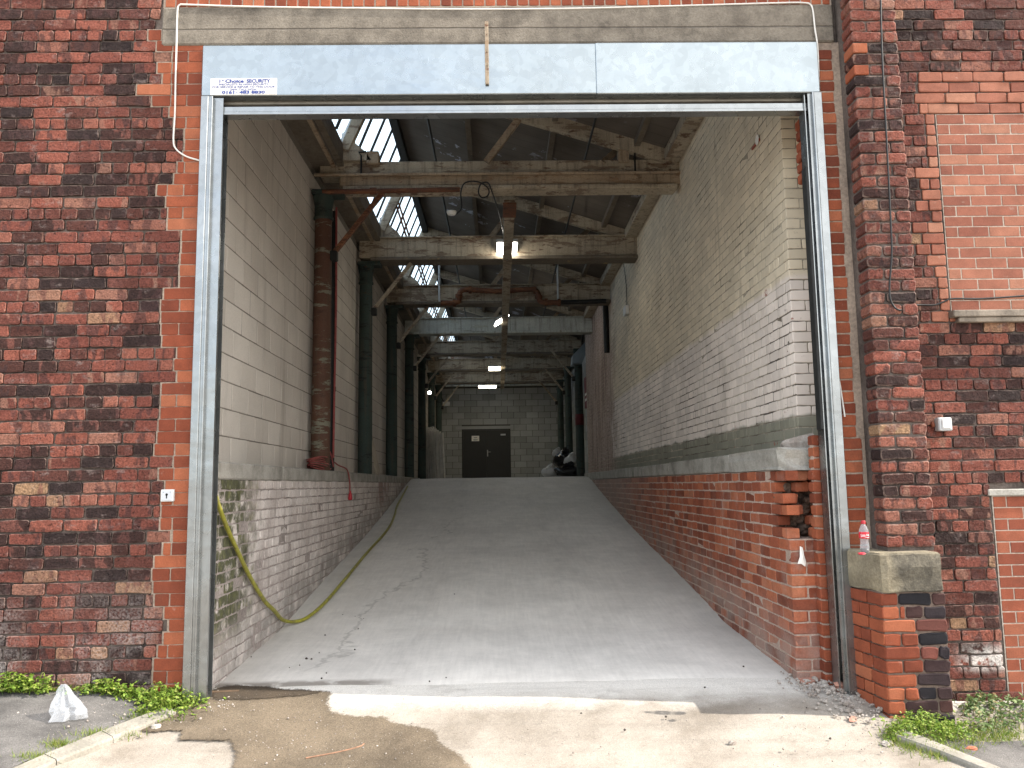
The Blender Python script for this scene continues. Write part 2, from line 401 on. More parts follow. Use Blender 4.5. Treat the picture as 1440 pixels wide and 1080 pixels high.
def M_flaky(name, paint, under, rust, amt=.5, sc=5.0):
    t = NT(name); a = t.noise(sc, 9, .72, t.vec((.45, .45, 2.0)))
    c = t.gain(paint, t.noise(2, 5), .72, 1.15)
    s = t.step(t.noise(1, 6, .65, t.vec((16, 16, 1.2))), .46, .72); c = t.mix(t.mul(s, .6), c, (.075,.055,.038))
    s2 = t.step(t.noise(1, 6, .7, t.vec((1.2, 1.2, 14))), .56, .72); c = t.mix(t.mul(s2, .5), c, (.06,.042,.03))
    k = t.step(a, .56-.06*amt, .60-.06*amt); c = t.mix(k, c, under)
    k2 = t.step(t.noise(sc*1.5, 8, .74, t.vec((.5, .5, 1.7))), .60-.08*amt, .65-.08*amt); c = t.mix(t.mul(k2, .9), c, rust)
    f = t.noise(70, 5); c = t.gain(c, f, .8, 1.2)
    return t.out(c, .75, 0, t.bump(t.math('SUBTRACT', t.mul(f, .3), k), .5, .005), .3)
def M_roof():
    t = NT('sooted_roof_boards'); X, Y, Z = t.xyz()
    c = t.gain((.125,.108,.092), t.noise(1.3, 6), .6, 1.25)
    ln = t.step(t.math('FRACT', t.mul(Y, 4.6)), .05, .0); c = t.mix(t.mul(ln, .6), c, (.02,.018,.016))
    k = t.mul(t.step(t.noise(2.1, 8, .7), .59, .61), t.step(t.noise(.7, 2), .47, .55))
    c = t.mix(k, c, (.36,.37,.43))
    return t.out(c, .85, 0, t.bump(t.noise(50, 5), .3, .005), .2)
def M_glass():
    t = NT('dusty_roof_glass')
    g = t.n('ShaderNodeBsdfTransparent', {0: (.80,.88,.93)}); d = t.n('ShaderNodeBsdfTranslucent', {0: (.75,.80,.82)})
    gl = t.n('ShaderNodeBsdfGlossy', {0: (.9,.9,.9), 1: .05})
    m = t.n('ShaderNodeMixShader', {0: t.step(t.noise(2, 5), .3, .8, .10, .30), 1: g.outputs[0], 2: d.outputs[0]})
    m2 = t.n('ShaderNodeMixShader', {0: .05, 1: m.outputs[0], 2: gl.outputs[0]})
    o = t.n('ShaderNodeOutputMaterial'); t.t.links.new(m2.outputs[0], o.inputs[0]); return t.m
def M_plastic(name, col, alpha, rough=.15):
    t = NT(name); n = t.noise(14, 4)
    p = t.n('ShaderNodeBsdfPrincipled', {'Base Color': col, 'Roughness': rough, 'Specular IOR Level': .6, 'Normal': t.bump(n, .5, .01)})
    tr = t.n('ShaderNodeBsdfTransparent', {0: (.95,.96,.97)})
    m = t.n('ShaderNodeMixShader', {0: alpha, 1: tr.outputs[0], 2: p.outputs[0]})
    o = t.n('ShaderNodeOutputMaterial'); t.t.links.new(m.outputs[0], o.inputs[0]); return t.m
def M_emit(name, col, st):
    t = NT(name); return t.out((.8,.8,.75), .4, 0, None, .3, col, st)
def M_leaf(name, stops):
    t = NT(name); c = t.ramp(t.geo.outputs['Random Per Island'], stops)
    c = t.gain(c, t.noise(30, 3), .75, 1.25)
    p = t.n('ShaderNodeBsdfPrincipled', {'Base Color': c, 'Roughness': .6, 'Specular IOR Level': .3})
    tl = t.n('ShaderNodeBsdfTranslucent', {0: c})
    m = t.n('ShaderNodeMixShader', {0: .3, 1: p.outputs[0], 2: tl.outputs[0]})
    o = t.n('ShaderNodeOutputMaterial'); t.t.links.new(m.outputs[0], o.inputs[0]); return t.m

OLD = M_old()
ORANGE = M_new('orange_repair_brick', [(0, (.14,.034,.017)), (.35, (.21,.052,.024)), (.75, (.275,.076,.034)), (1, (.31,.105,.052))])
SALMON = M_new('salmon_brick', [(0, (.185,.062,.039)), (.4, (.245,.090,.056)), (.8, (.285,.114,.070)), (1, (.305,.14,.088))], .22)
PAINTED, WHITEW, REDD = M_painted(), M_white(), M_reddado()
BLK = M_block('pale_block', (.60,.55,.485), (.52,.47,.41)); BLK2 = M_block('grey_block', (.33,.335,.325), (.22,.225,.215), .15)
MO_OLD = M_mortar('sooty_mortar', (.13,.105,.090), (.017,.014,.013), .85)
MO_NEW = M_mortar('lime_mortar', (.32,.25,.195), (.13,.10,.08), .5)
MO_SAL = M_mortar('pale_mortar', (.44,.375,.31), (.28,.225,.18), .3)
MO_PNT = M_mortar('painted_joint', (.42,.37,.29), (.065,.052,.042), .95)
MO_WHT = M_mortar('whitewashed_joint', (.37,.32,.295), (.10,.085,.07), .5)
MO_RED = M_mortar('dusty_red_joint', (.44,.345,.285), (.26,.185,.145), .5)
MO_BLK = M_mortar('block_joint', (.23,.205,.175), (.12,.105,.09), .5)
LINTEL = M_concrete('lintel_concrete', (.215,.185,.148), (.125,.106,.085), 4.2, (.045,.039,.032), .75, .9, True, 4.69)
COPING = M_concrete('coping_concrete', (.36,.34,.30), (.235,.22,.19), 4, (.08,.08,.06), .55, .6)
SANDST = M_sand()
RAMPM = M_ramp()
GROUND = M_ground('gritty_concrete', (.34,.305,.26), (.215,.185,.152), .42, 150, True)
WETDIRT = M_ground('damp_grit', (.165,.13,.092), (.080,.063,.045), .6, 120, False, True)
ASPH = M_ground('worn_asphalt', (.17,.16,.15), (.055,.052,.049), .6, 150)
KERBM = M_concrete('kerb_concrete', (.29,.265,.225), (.205,.19,.16), 4, (.14,.14,.08), .4, .5)
GALV = M_galv(); GALVR = M_galv('rail_steel', (.285,.295,.295))
SLATM = simple('grimy_slat', (.20,.18,.15), .5, .5, .25, 9, .4)
GALVD = simple('dark_steel', (.17,.20,.225), .45, .7, .15, 6, .5)  # plain darker steel for lamp brackets and screws
TIMBER = M_flaky('flaking_cream_paint', (.37,.315,.235), (.19,.14,.098), (.095,.05,.03), .35)
TIMBERW = M_flaky('bare_batten', (.34,.265,.185), (.25,.17,.105), (.12,.055,.032), .2, 8)
STEELB = M_flaky('blue_grey_paint', (.43,.44,.395), (.34,.34,.285), (.26,.14,.07), -.4)
RUST = M_flaky('rusty_iron', (.13,.052,.028), (.20,.085,.04), (.05,.028,.02), .5, 9)
GREENC = M_flaky('green_column_paint', (.034,.052,.045), (.018,.023,.021), (.06,.034,.02), .0, 6)
RUSTC = M_flaky('rusted_column_paint', (.088,.042,.026), (.155,.15,.11), (.055,.028,.020), .35, 4)
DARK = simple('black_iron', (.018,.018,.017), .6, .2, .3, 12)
ROOFM, GLASS = M_roof(), M_glass()
GUTM = M_flaky('gutter_boards', (.15,.125,.095), (.09,.074,.056), (.30,.21,.10), -.3, 4)
REDP = simple('red_plastic', (.36,.02,.028), .5, 0, .1)
REDC = simple('red_cable', (.26,.062,.055), .65, 0, .25)
BLACKC = simple('black_cable', (.012,.012,.012), .5)
WHITEC = simple('white_cable', (.62,.59,.54), .55, 0, .12, 30)
HOSE = None
WHITEP = simple('white_plastic', (.62,.62,.60), .4, 0, .06)
GREYP = simple('grey_plastic', (.42,.43,.43), .4, 0, .08)
DOORM = simple('dark_grey_door', (.024,.024,.022), .5, 0, .12, 3)
BLUEPR = simple('blue_print', (.035,.06,.22), .6, 0, .02)
PAPER = simple('paper', (.72,.69,.64), .8, 0, .08)
PLY = simple('pale_board', (.44,.38,.30), .8, 0, .15, 8)
FIBRE = M_concrete('fibre_cement', (.52,.50,.46), (.40,.385,.35), 3, (.1,.09,.08), .4, .3, False)
BAGW = M_plastic('clear_plastic_film', (.62,.64,.67), .30)
BAGB = simple('black_bin_film', (.012,.012,.013), .25, 0, .2, 9, .6)
BAGP = simple('white_bin_film', (.50,.49,.47), .35, 0, .1, 9, .5)
PET = M_plastic('clear_bottle_plastic', (.55,.56,.58), .24, .06)
COLA = M_plastic('dark_drink', (.03,.012,.01), .93, .1)
LAMPW = M_emit('lit_diffuser', (1, .95, .84), 7)
LAMPY = M_emit('warm_lit_tube', (1, .88, .66), 5)
LEAF = M_leaf('weed_leaves', [(0, (.065,.125,.014)), (.4, (.14,.225,.026)), (.8, (.235,.31,.045)), (1, (.33,.33,.10))])
LEAFD = M_leaf('dull_weed_leaves', [(0, (.06,.11,.03)), (.5, (.12,.18,.06)), (.85, (.20,.24,.10)), (1, (.26,.17,.08))])
GRASS = M_leaf('grass_blades', [(0, (.09,.15,.018)), (.6, (.19,.26,.035)), (1, (.32,.29,.10))])
STONEM = M_concrete('broken_rubble', (.40,.36,.32), (.24,.20,.17), 9, (.12,.09,.075), .4, .6, False)

# ------------------------------------------------------------------ bricks
def brick_mesh(name, w, h, d, rough, bev, mat, seed):
    g = random.Random(seed); hw, hh = w/2, h/2; c = rough
    out = [(-hw+c,-hh),(0,-hh),(hw-c,-hh),(hw,-hh+c),(hw,hh-c),(hw-c,hh),(0,hh),(-hw+c,hh),(-hw,hh-c),(-hw,-hh+c)]
    j = lambda a: (g.random()-.5)*a
    ring = [(x+j(rough*.8), z+j(rough*.8)) for x, z in out]
    vs = []
    for x, z in ring:
        vs.append((x-math.copysign(bev, x)*(abs(x) > .01), abs(j(rough*.55)), z-math.copysign(bev, z)))
    vs += [(x, bev*.9, z) for x, z in ring]
    vs += [(x, d, z) for x, z in out]
    n = 10
    fs = [tuple(range(n))]
    for k in range(2):
        fs += [(k*n+i, (k+1)*n+i, (k+1)*n+(i+1) % n, k*n+(i+1) % n) for i in range(n)]
    me = bpy.data.meshes.new(name); me.from_pydata(vs, [], fs); me.materials.append(mat); me.update()
    return me
_bc = {}
def variant(mat, w, h, rough, bev, depth, name):
    kind = min((.06, .105, .16, .225, .33, .44), key=lambda q: abs(q-w))
    key = (mat.name, kind, round(h, 3), round(rough, 4), round(bev, 4), round(depth, 3))
    if key not in _bc:
        _bc[key] = [(brick_mesh(name, kind, h, depth, rough, bev, mat, hash((k, kind)) & 255), kind) for k in range(5)]
    return random.choice(_bc[key])
def mesh_np(me):
    v = np.empty(len(me.vertices)*3); me.vertices.foreach_get('co', v)
    return v.reshape(-1, 3), [tuple(p.vertices) for p in me.polygons]
_mc = {}
def masonry(parent, O, th, specs, mat, name='brick', rough=.004, bev=.004, depth=.05, jit=.0, most=295, stuffname=None):
    """specs: (u0,u1,z0,z1[,out]) along a wall frame at O turned by th about Z; bricks largest in view become objects, the rest one part"""
    U = Vector((math.cos(th), math.sin(th), 0)); N = Vector((math.sin(th), -math.cos(th), 0)); O = Vector(O)
    rows = []
    for s in specs:
        ua, ub, za, zb = s[:4]; o = s[4] if len(s) > 4 else 0
        w, h = ub-ua, zb-za
        p = O + U*((ua+ub)/2 + random.uniform(-1, 1)*jit*.4) + N*(o + random.uniform(-1, 1)*jit)
        p.z = (za+zb)/2 + random.uniform(-1, 1)*jit*.3
        a = proj(p); key = 0
        if a[2] > .2 and -8 < a[0] < W_+8 and -8 < a[1] < H_+8:
            q = proj(p + U*w/2); r = proj(p - U*w/2); key = abs(q[0]-r[0])*h*F_/a[2]
        rows.append((key, p, w, h))
    rows.sort(key=lambda t: -t[0])
    V = []; Fc = []; nv = 0
    base = WO[parent.name]
    for i, (key, p, w, h) in enumerate(rows):
        me, wn_ = variant(mat, w, h, rough, bev, depth, name)
        rz = th + random.uniform(-1, 1)*jit*1.5; ry = random.uniform(-1, 1)*jit*1.2
        if key > 0 and i < most:
            o = bpy.data.objects.new(name, me); COL.objects.link(o); o.parent = parent
            o.location = p - base; o.rotation_euler = (0, ry, rz); o.scale = (w/wn_, 1, 1)
        else:
            if me.name not in _mc: _mc[me.name] = mesh_np(me)
            v, f = _mc[me.name]
            c, s_ = math.cos(rz), math.sin(rz)
            x = v[:, 0]*w/wn_
            vv = np.stack([x*c - v[:, 1]*s_, x*s_ + v[:, 1]*c, v[:, 2]], 1) + np.array(p - base)
            V.append(vv); Fc += [tuple(k+nv for k in q) for q in f]; nv += len(v)
    if V:
        me = bpy.data.meshes.new('brickwork'); me.from_pydata(np.concatenate(V).tolist(), [], Fc); me.materials.append(mat); me.update()
        o = link_mesh(stuffname or ('brickwork' if name == 'brick' else 'blockwork'), me, parent); o['kind'] = 'stuff'

def course(u0, u1, unit, joint, phase=0.0, least=.035):
    """one course of units between u0 and u1; phase shifts the joints"""
    out = []; p = unit+joint; u = u0 - (phase % p)
    while u < u1 - 1e-6:
        a, b = max(u, u0), min(u+unit, u1)
        if b-a >= least: out.append([a, b])
        elif out and b > a and a > u0 + unit: out[-1][1] = b
        u += p
    if out and u1-out[-1][1] > .02: out[-1][1] = u1
    return out
def wob(cs, amt):
    r = []
    for i, (a, b) in enumerate(cs): r.append((a+random.uniform(-amt, amt), b+random.uniform(-amt, amt)))
    return r

# ================================================================== GROUND
def interp(x, pts):
    if x <= pts[0][0]: return pts[0][1]
    for (a, b), (c, d) in zip(pts, pts[1:]):
        if x <= c: return b + (d-b)*(x-a)/(c-a)
    return pts[-1][1]
RP = [(-60, -.55), (-8, -.32), (-3, -.24), (-1.5, -.18), (-.7, -.11), (-.3, -.045), (0, .0), (.3, .03), (1, .06), (2, .115), (3, .24), (4, .36), (5.5, .52), (7, .69), (9, .95), (11, 1.23), (12.3, 1.43), (13, 1.52), (13.6, 1.55), (26, 1.55)]
def sm(a, b, x):
    t = min(1, max(0, (x-a)/(b-a))); return t*t*(3-2*t)
def gz(x, y):
    z = interp(y, RP)
    if y < .45: z += .09*sm(-2.0, -2.7, x)*sm(-2.5, 0, y) - .085*sm(2.35, 2.95, x)*sm(-2.5, 0, y)
    return z
def on_ground(px, py, lift=0.0):
    v = ray(px, py); lo, hi = 1.0, 60.0
    t = lo
    while t < hi:
        p = CAM + v*t
        if p.z < gz(p.x, p.y) + lift: break
        t += .02
    a, b = t-.02, t
    for _ in range(20):
        m = (a+b)/2; p = CAM+v*m
        if p.z < gz(p.x, p.y)+lift: b = m
        else: a = m
    return CAM + v*b
def sheet(name, xs, ys, fz, mat, kind='structure'):
    nx, ny = len(xs), len(ys)
    vs = [(x, y, fz(x, y)) for y in ys for x in xs]
    fs = [(j*nx+i, j*nx+i+1, (j+1)*nx+i+1, (j+1)*nx+i) for j in range(ny-1) for i in range(nx-1)]
    m = MB(); m.add(vs, fs, True); return m.build(name, mat, None, kind=kind)
def bumpz(x, y, a=.006):
    return a*(math.sin(x*5.1+y*3.3)+math.sin(x*2.3-y*6.7+1)+.6*math.sin(x*11+2)*math.sin(y*9))/2
fr = lambda a, b, s: [a+(b-a)*i/round((b-a)/s) for i in range(round((b-a)/s)+1)]
xs = [-60, -30, -15, -9] + fr(-6, 6, .15) + [9, 15, 30, 60]
ys = [-60, -30, -15, -9] + fr(-6, .4, .1) + [.55, 30, 60]
sheet('ground', xs, ys, lambda x, y: gz(x, y)+bumpz(x, y) if y < .45 else -.35, GROUND)
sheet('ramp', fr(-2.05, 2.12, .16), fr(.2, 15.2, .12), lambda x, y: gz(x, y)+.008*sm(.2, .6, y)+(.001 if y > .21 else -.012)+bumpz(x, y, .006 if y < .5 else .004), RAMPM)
sheet('loading_floor', fr(-2.6, 3.0, .4), fr(15.2, 24.6, .5), lambda x, y: 1.55+.004, RAMPM)

def patch(name, pix, mat, lift, wobble=.015, kind='structure', sub=6):
    """a thin irregular sheet lying on the ground, outline given by ground points"""
    P = [on_ground(*q) for q in pix]; ring = []
    for a, b in zip(P, P[1:]+P[:1]):
        for k in range(sub):
            q = a.lerp(b, k/sub); ring.append(Vector((q.x+random.uniform(-1, 1)*wobble, q.y+random.uniform(-1, 1)*wobble, 0)))
    import bmesh
    bm = bmesh.new(); f = bm.faces.new([bm.verts.new(p) for p in ring]); bmesh.ops.triangulate(bm, faces=[f])
    for _ in range(2):
        bmesh.ops.subdivide_edges(bm, edges=[e for e in bm.edges if e.calc_length() > .22], cuts=1)
        bmesh.ops.triangulate(bm, faces=bm.faces[:])
    for v in bm.verts: v.co.z = gz(v.co.x, v.co.y)+bumpz(v.co.x, v.co.y)+lift
    bmesh.ops.recalc_face_normals(bm, faces=bm.faces)
    for _ in range(2):
        bmesh.ops.subdivide_edges(bm, edges=[e for e in bm.edges if e.calc_length() > .07], cuts=1); bmesh.ops.triangulate(bm, faces=bm.faces[:])
    for v in bm.verts: v.co.z = gz(v.co.x, v.co.y)+bumpz(v.co.x, v.co.y)+lift
    r0_ = np.array([(p.x, p.y) for p in ring]); r1_ = np.roll(r0_, -1, 0)-r0_; ll = (r1_**2).sum(1)+1e-9
    def dist_in(v):
        q = np.array((v.co.x, v.co.y))-r0_; t_ = np.clip((q*r1_).sum(1)/ll, 0, 1)
        return float(np.sqrt(((q-r1_*t_[:, None])**2).sum(1)).min())
    dd = [dist_in(v) for v in bm.verts]
    me = bpy.data.meshes.new(name); bm.to_mesh(me); bm.free(); me.materials.append(mat)
    at_ = me.attributes.new('inner', 'FLOAT', 'POINT'); at_.data.foreach_set('value', dd)
    if me.polygons and me.polygons[0].normal.z < 0: me.flip_normals()
    o = link_mesh(name, me); o['kind'] = kind; return o
patch('damp_patch', [(288,984),(290,972),(330,966),(392,969),(470,974),(468,1000),(492,1008),(548,1009),(556,1018),(616,1026),(622,1042),(650,1058),(668,1082),(700,1130),(330,1130),(322,1084),(320,1049),(286,1049),(240,1048),(246,1034),(182,1031),(200,1016),(262,998)], WETDIRT, .012, .012)
patch('dark_wet_strip', [(296,972),(330,964),(392,969),(470,976),(420,984),(330,990),(292,990)], M_ground('wet_dirt', (.075,.057,.04), (.04,.032,.024), .5, 140, False, True), .017, .014)
# asphalt footway left, kerb edgings
patch('pavement', [(-220,1140),(-220,962),(60,964),(150,972),(232,1000),(196,1017),(110,1048),(20,1082),(-60,1120)], ASPH, .014, .01)
patch('pavement', [(1300,1046),(1340,1040),(1700,1030),(1720,1160),(1560,1160),(1450,1108),(1380,1078)], ASPH, .012, .01)
def kerb(pix, w):
    P = [on_ground(*q) for q in pix]; n = 0
    for a, b in zip(P, P[1:]):
        L = (b-a).length; k = max(1, round(L/.6))
        for i in range(k):
            p, q = a.lerp(b, i/k+.008), a.lerp(b, (i+1)/k-.008)
            t = (q-p).normalized(); s = t.cross(Vector((0, 0, 1)))*w/2
            m = MB(); vs = []
            for c in (p, q):
                for e, zz in ((-1, -.12), (-1, .022), (-.86, .034), (.86, .034), (1, .022), (1, -.12)):
                    g = c + s*e; vs.append((g.x, g.y, gz(g.x, g.y)+zz))
            m.add(vs, [(i, i+1, i+7, i+6) for i in range(5)] + [(5, 4, 3, 2, 1, 0), (6, 7, 8, 9, 10, 11)])
            o = m.build('kerb', KERBM, None, kind='structure')
kerb([(240,1004),(150,1040),(70,1073),(-60,1130)], .11)
kerb([(1262,1036),(1330,1062),(1400,1090),(1470,1122)], .12)

# ================================================================== FACADE
C = .083; ZT = 4.9398; ROWH = .0735
CR = .081
ZR = PY(1290, 55.8, .02).z            # foot of a header course on the right-hand wall
DX = {1:226,2:226,3:217,4:206,5:218,6:240,7:219,8:226,9:190,10:211,11:236,12:242,13:257,14:257,15:255,16:247,17:242,18:218,19:231,20:234,21:233,22:253,23:253,24:251,25:250,26:250,27:228,28:224,29:224,30:224,31:225,32:246,33:242,34:246,35:224,36:223,37:222,38:220,39:218,40:214,41:241,42:220,43:229,44:224,45:224,46:222,47:240,48:226,49:214,50:211,51:212,52:214,53:228,54:228,55:227,56:219,57:213,58:212,59:213}
JX = -2.078                            # left edge of the door frame
wall = thing('brick_wall', 'dark weathered old brick wall to the left of the roller shutter', 'wall', (-3.2, 0, 0))
m = MB(); m.box(-6.5, JX+.004, .015, .34, -.5, 7.0); m.box(JX+.004, 2.36, .015, .34, 4.86, 7.0)
m.build('mortar_bed', MO_OLD, wall)
old, org = [], []
for k in range(-24, 61):
    zt = ZT - C*(k-1); zb = zt - ROWH
    if k in DX:
        y = (PY(60, 1, 0).z)
        px = DX[k]; py = 1.5 + (k-1)*15.6 if k < 30 else 441+(k-28)*17.0
        xb = PY(px, py, 0).x
    elif k < 1: xb = 2.5
    else: xb = -2.36
    hd = (k % 4 == 0)
    if k < 1:
        if zb < 5.12: 
            old += [(a, b, zb, zt) for a, b in wob(course(-5.4, -2.40, .218, .010, .11*(k % 2)), .002)]
            continue
    old += [(a, b, zb, zt) for a, b in wob(course(-5.4, xb, .105 if hd else .219, .009, .03 if hd else .114*(k % 2)+.02*(k % 3)), .002)]
    if k in DX and k > 2:
        xe = JX-.006 if k > 4 else -2.395
        xa = xb + .014
        if xe-xa > .05:
            if xe-xa < .13: cs = [[xa, xe]]
            elif k % 2: cs = [[xa, xe]] if xe-xa < .24 else [[xa, xe-.226], [xe-.217, xe]]
            else:
                cs = [[xe-.105, xe]]; r = xe-.114
                while r-xa > .13: cs.append([r-.105, r]); r -= .114
                if r-xa > .03: cs.append([xa, r])
                elif len(cs) > 1: cs[-1][0] = xa
            org += [(a, b, zb-.002, zt+.003) for a, b in cs]
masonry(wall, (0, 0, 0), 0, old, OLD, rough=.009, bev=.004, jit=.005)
jamb = thing('brick_wall', 'strip of newer orange brick toothed into old wall beside left shutter rail', 'wall', (-2.2, 0, 0))
m = MB(); m.box(-2.075-.13, JX-.003, .0032, .0088, -.3, 4.58)
for k, (ua, ub, za, zb) in enumerate(org): m.box(ua-.012, min(ub+.006, JX-.003), .0036+.0003*(k % 5), .0092, za-.007, zb+.007)
m.build('mortar_bed', MO_NEW, jamb)
masonry(jamb, (0, -.0015, 0), 0, org, ORANGE, rough=.005, bev=.003, jit=.002, depth=.012)

# concrete lintel and the soldier course over it
lin = thing('lintel', 'long stained concrete lintel above the shutter box', 'lintel', (0, 0, 4.72))
m = MB(); m.box(-2.388, 2.498, -.010, .3, 4.572, 4.862, .012); m.build('lintel_beam', LINTEL, lin)
sol = thing('brick_wall', 'row of orange soldier bricks standing on end over the concrete lintel', 'wall', (0, 0, 4.98))
m = MB(); m.box(-2.385, 2.495, .004, .0095, 4.862, 5.12); m.build('mortar_bed', MO_NEW, sol)
masonry(sol, (0, 0, 0), 0, [(a, b, 4.87, 5.09) for a, b in course(-2.37, 2.48, .070, .010)], ORANGE, rough=.004, bev=.003, jit=.002, depth=.03)

# ---- right side: main wall, repairs, blocked openings
RY = .02
rw = thing('brick_wall', 'dark old brick wall on the right with the white switch box fixed to it', 'wall', (3.3, RY, 0))
m = MB(); m.box(2.362, 6.5, RY+.016, .34, -.5, 7.0); m.build('mortar_bed', MO_OLD, rw)
INX = PY(1316, 160, RY).x; INZ1 = PY(1370, 160, RY).z; INZ0 = PY(1370, 437, RY).z      # blocked window
LIX = PY(1404, 800, RY).x; LIZ1 = PY(1420, 690, RY).z                                   # lower blocked opening
oldr, sal = [], []
TX = {}
for k in range(-26, 62):
    zb = ZR - CR*k; zt = zb + CR - .0095
    hd = (k % 4 == 0)
    x0, x1 = 2.86, 5.4
    segs = [(x0, x1, 0)]
    mid = (zb+zt)/2
    if mid < INZ1 and mid > INZ0-.10:
        t = [3.02, 3.13, 2.98, 3.05, 3.00, 3.07, 3.12, 3.16, 3.17, 3.15, 3.16, 3.13, 3.16, 3.03, 3.06, 3.07][k % 16]
        t = min(t, INX-.075)
        segs = [(x0, t-.012, 0), (t, INX-.012, 1)]
        if mid < INZ0-.005: segs = [(x0, 3.06, 0), (3.07, x1, 1)]
    elif INZ1 < mid < INZ1+4*CR:
        t = [3.11, 3.09, 3.07, 3.10][k % 4]
        segs = [(x0, t-.012, 0), (t, x1, 1)]
    elif mid < LIZ1+.03 and mid > -.02:
        segs = [(x0, LIX-.016, 0)]
    for a, b, q in segs:
        if b-a < .04: continue
        cs = course(a, b, .105 if (hd and not q) else .219, .009, .05*(k % 3)+.114*(k % 2))
        if q and b-a < .25: cs = [[a, b]] if k % 2 else ([[a, (a+b)/2-.005], [(a+b)/2+.005, b]] if b-a > .13 else [[a, b]])
        (sal if q else oldr).extend([(u, v, zb, zt) for u, v in wob(cs, .002)])
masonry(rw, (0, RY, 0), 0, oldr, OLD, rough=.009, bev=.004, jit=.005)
masonry(rw, (0, RY, 0), 0, sal, SALMON, rough=.006, bev=.004, jit=.003)
inf = thing('blocked_window', 'smooth pale salmon brickwork filling the former upper window at right', 'blocked window', ((INX+5.3)/2, RY, 3.2))
m = MB(); m.box(INX, 5.3, RY+.0075, RY+.0115, INZ0, INZ1); m.build('mortar_bed', MO_SAL, inf)
bs = []; nrow = round((INZ1-INZ0)/.0785); hh = (INZ1-INZ0)/nrow
for k in range(nrow):
    bs += [(a, b, INZ0+k*hh+.004, INZ0+(k+1)*hh-.004) for a, b in course(INX+.006, 5.29, .215, .009, .112*(k % 2)+.02)]
masonry(inf, (0, RY+.004, 0), 0, bs, SALMON, rough=.002, bev=.002, jit=.0012, depth=.012)
m = MB(); m.box(INX-.02, 5.3, RY-.060, RY+.05, INZ0-.052, INZ0-.004, .006); m.box(INX+.02, 5.3, RY-.046, RY+.05, INZ0-.088, INZ0-.054, .005)
m.build('sill', M_concrete('sill_tile', (.26,.215,.17), (.15,.125,.10), 6, (.07,.06,.05), .5, .5), inf)
inf2 = thing('blocked_window', 'smooth red brickwork filling the former lower opening at bottom right', 'blocked window', ((LIX+5.3)/2, RY, .6))
m = MB(); m.box(LIX, 5.3, RY+.008, RY+.0118, -.3, LIZ1-.0); m.build('mortar_bed', MO_SAL, inf2)
bs = []
for k in range(19):
    zt = LIZ1-.04-k*.0775
    bs += [(a, b, zt-.070, zt) for a, b in course(LIX+.008, 5.29, .215, .009, .112*(k % 2)+.13)]
masonry(inf2, (0, RY+.004, 0), 0, bs, M_new('red_infill_brick', [(0, (.17,.044,.024)), (.5, (.235,.066,.034)), (1, (.275,.096,.053))], .3), rough=.002, bev=.002, jit=.0012, depth=.012)
m = MB(); m.box(LIX-.03, 5.3, RY-.012, RY+.05, LIZ1-.034, LIZ1+.012, .006); m.build('head_slab', COPING, inf2)

# ---- pier beside the door
pier = thing('brick_pier', 'projecting dark brick pier right of the shutter with a black cable down its face', 'pier', (2.66, 0, 0))
PYF = -.245
PX0, PX1 = 2.515, 2.835
m = MB(); m.box(PX0+.012, PX1-.006, PYF+.016, RY+.05, .93, 7.0); m.build('mortar_bed', MO_OLD, pier)
ob, oc = [], []
for k in range(-26, 49):
    zb = ZR - CR*k + .002; zt = zb+CR-.0095
    if zb < .935: break
    hd = k % 2
    x0 = PX0
    spl = x0+.104 if hd else x0+.214
    dst = oc if k in (3, 5) or (k in (29, 31, 34) and False) else ob
    dst.append((x0, spl, zb, zt))
    ob.append((spl+.011, PX1, zb, zt))
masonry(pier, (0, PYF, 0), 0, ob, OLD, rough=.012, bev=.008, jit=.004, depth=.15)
masonry(pier, (0, PYF, 0), 0, oc, ORANGE, rough=.006, bev=.006, jit=.003, depth=.15)
# strip of brick between frame and pier
js = thing('brick_wall', 'narrow strip of orange brick between the right shutter rail and the pier', 'wall', (2.42, 0, 2))
m = MB(); m.box(2.335, PX0+.02, .006, .34, -.3, 4.572); m.build('mortar_bed', MO_NEW, js)
bs = []
for k in range(0, 58):
    zb = ZR - CR*k + .004; zt = zb+CR-.010
    if zt > 4.56: continue
    e = .462 + .004*math.sin(k*1.7) + (.03 if k > 36 else 0)
    bs.append((2.372, 2.01+e+.0, zb, zt))
masonry(js, (0, 0, 0), 0, bs, ORANGE, rough=.006, bev=.004, jit=.003)
# lower pier, wider, splayed left side, sandstone cap
lp = thing('brick_pier', 'squat wide brick buttress carrying the sandstone block beside the right rail', 'pier', (2.58, -.34, 0))
LY = -.40; A0 = Vector((2.385, LY, 0)); B0 = Vector((2.333, -.01, 0)); LX1 = 2.79
m = MB(); e = .012
m.add([(A0.x+e, LY+e, -.3), (LX1-.004, LY+e, -.3), (LX1-.004, RY+.06, -.3), (B0.x+e, RY+.06, -.3),
       (A0.x+e, LY+e, .69), (LX1-.004, LY+e, .69), (LX1-.004, RY+.06, .69), (B0.x+e, RY+.06, .69)],
      [(0,3,2,1), (4,5,6,7), (0,1,5,4), (1,2,6,5), (2,3,7,6), (3,0,4,7)])
m.build('mortar_bed', M_mortar('brown_mortar', (.17,.125,.10), (.05,.04,.035), .6), lp)
fo, fd, so_ = [], [], []
BLACKB = M_new('blue_black_brick', [(0, (.010,.009,.011)), (.45, (.018,.015,.018)), (.8, (.05,.022,.019)), (1, (.17,.05,.034))], .2, .06)
SPL = [.10,.14,.20,.21,.215,.23,.185,.19,.10,.10,.10,.1]
vs_dir = (A0-B0); sl_ = vs_dir.length; th_s = math.atan2(vs_dir.y, vs_dir.x)
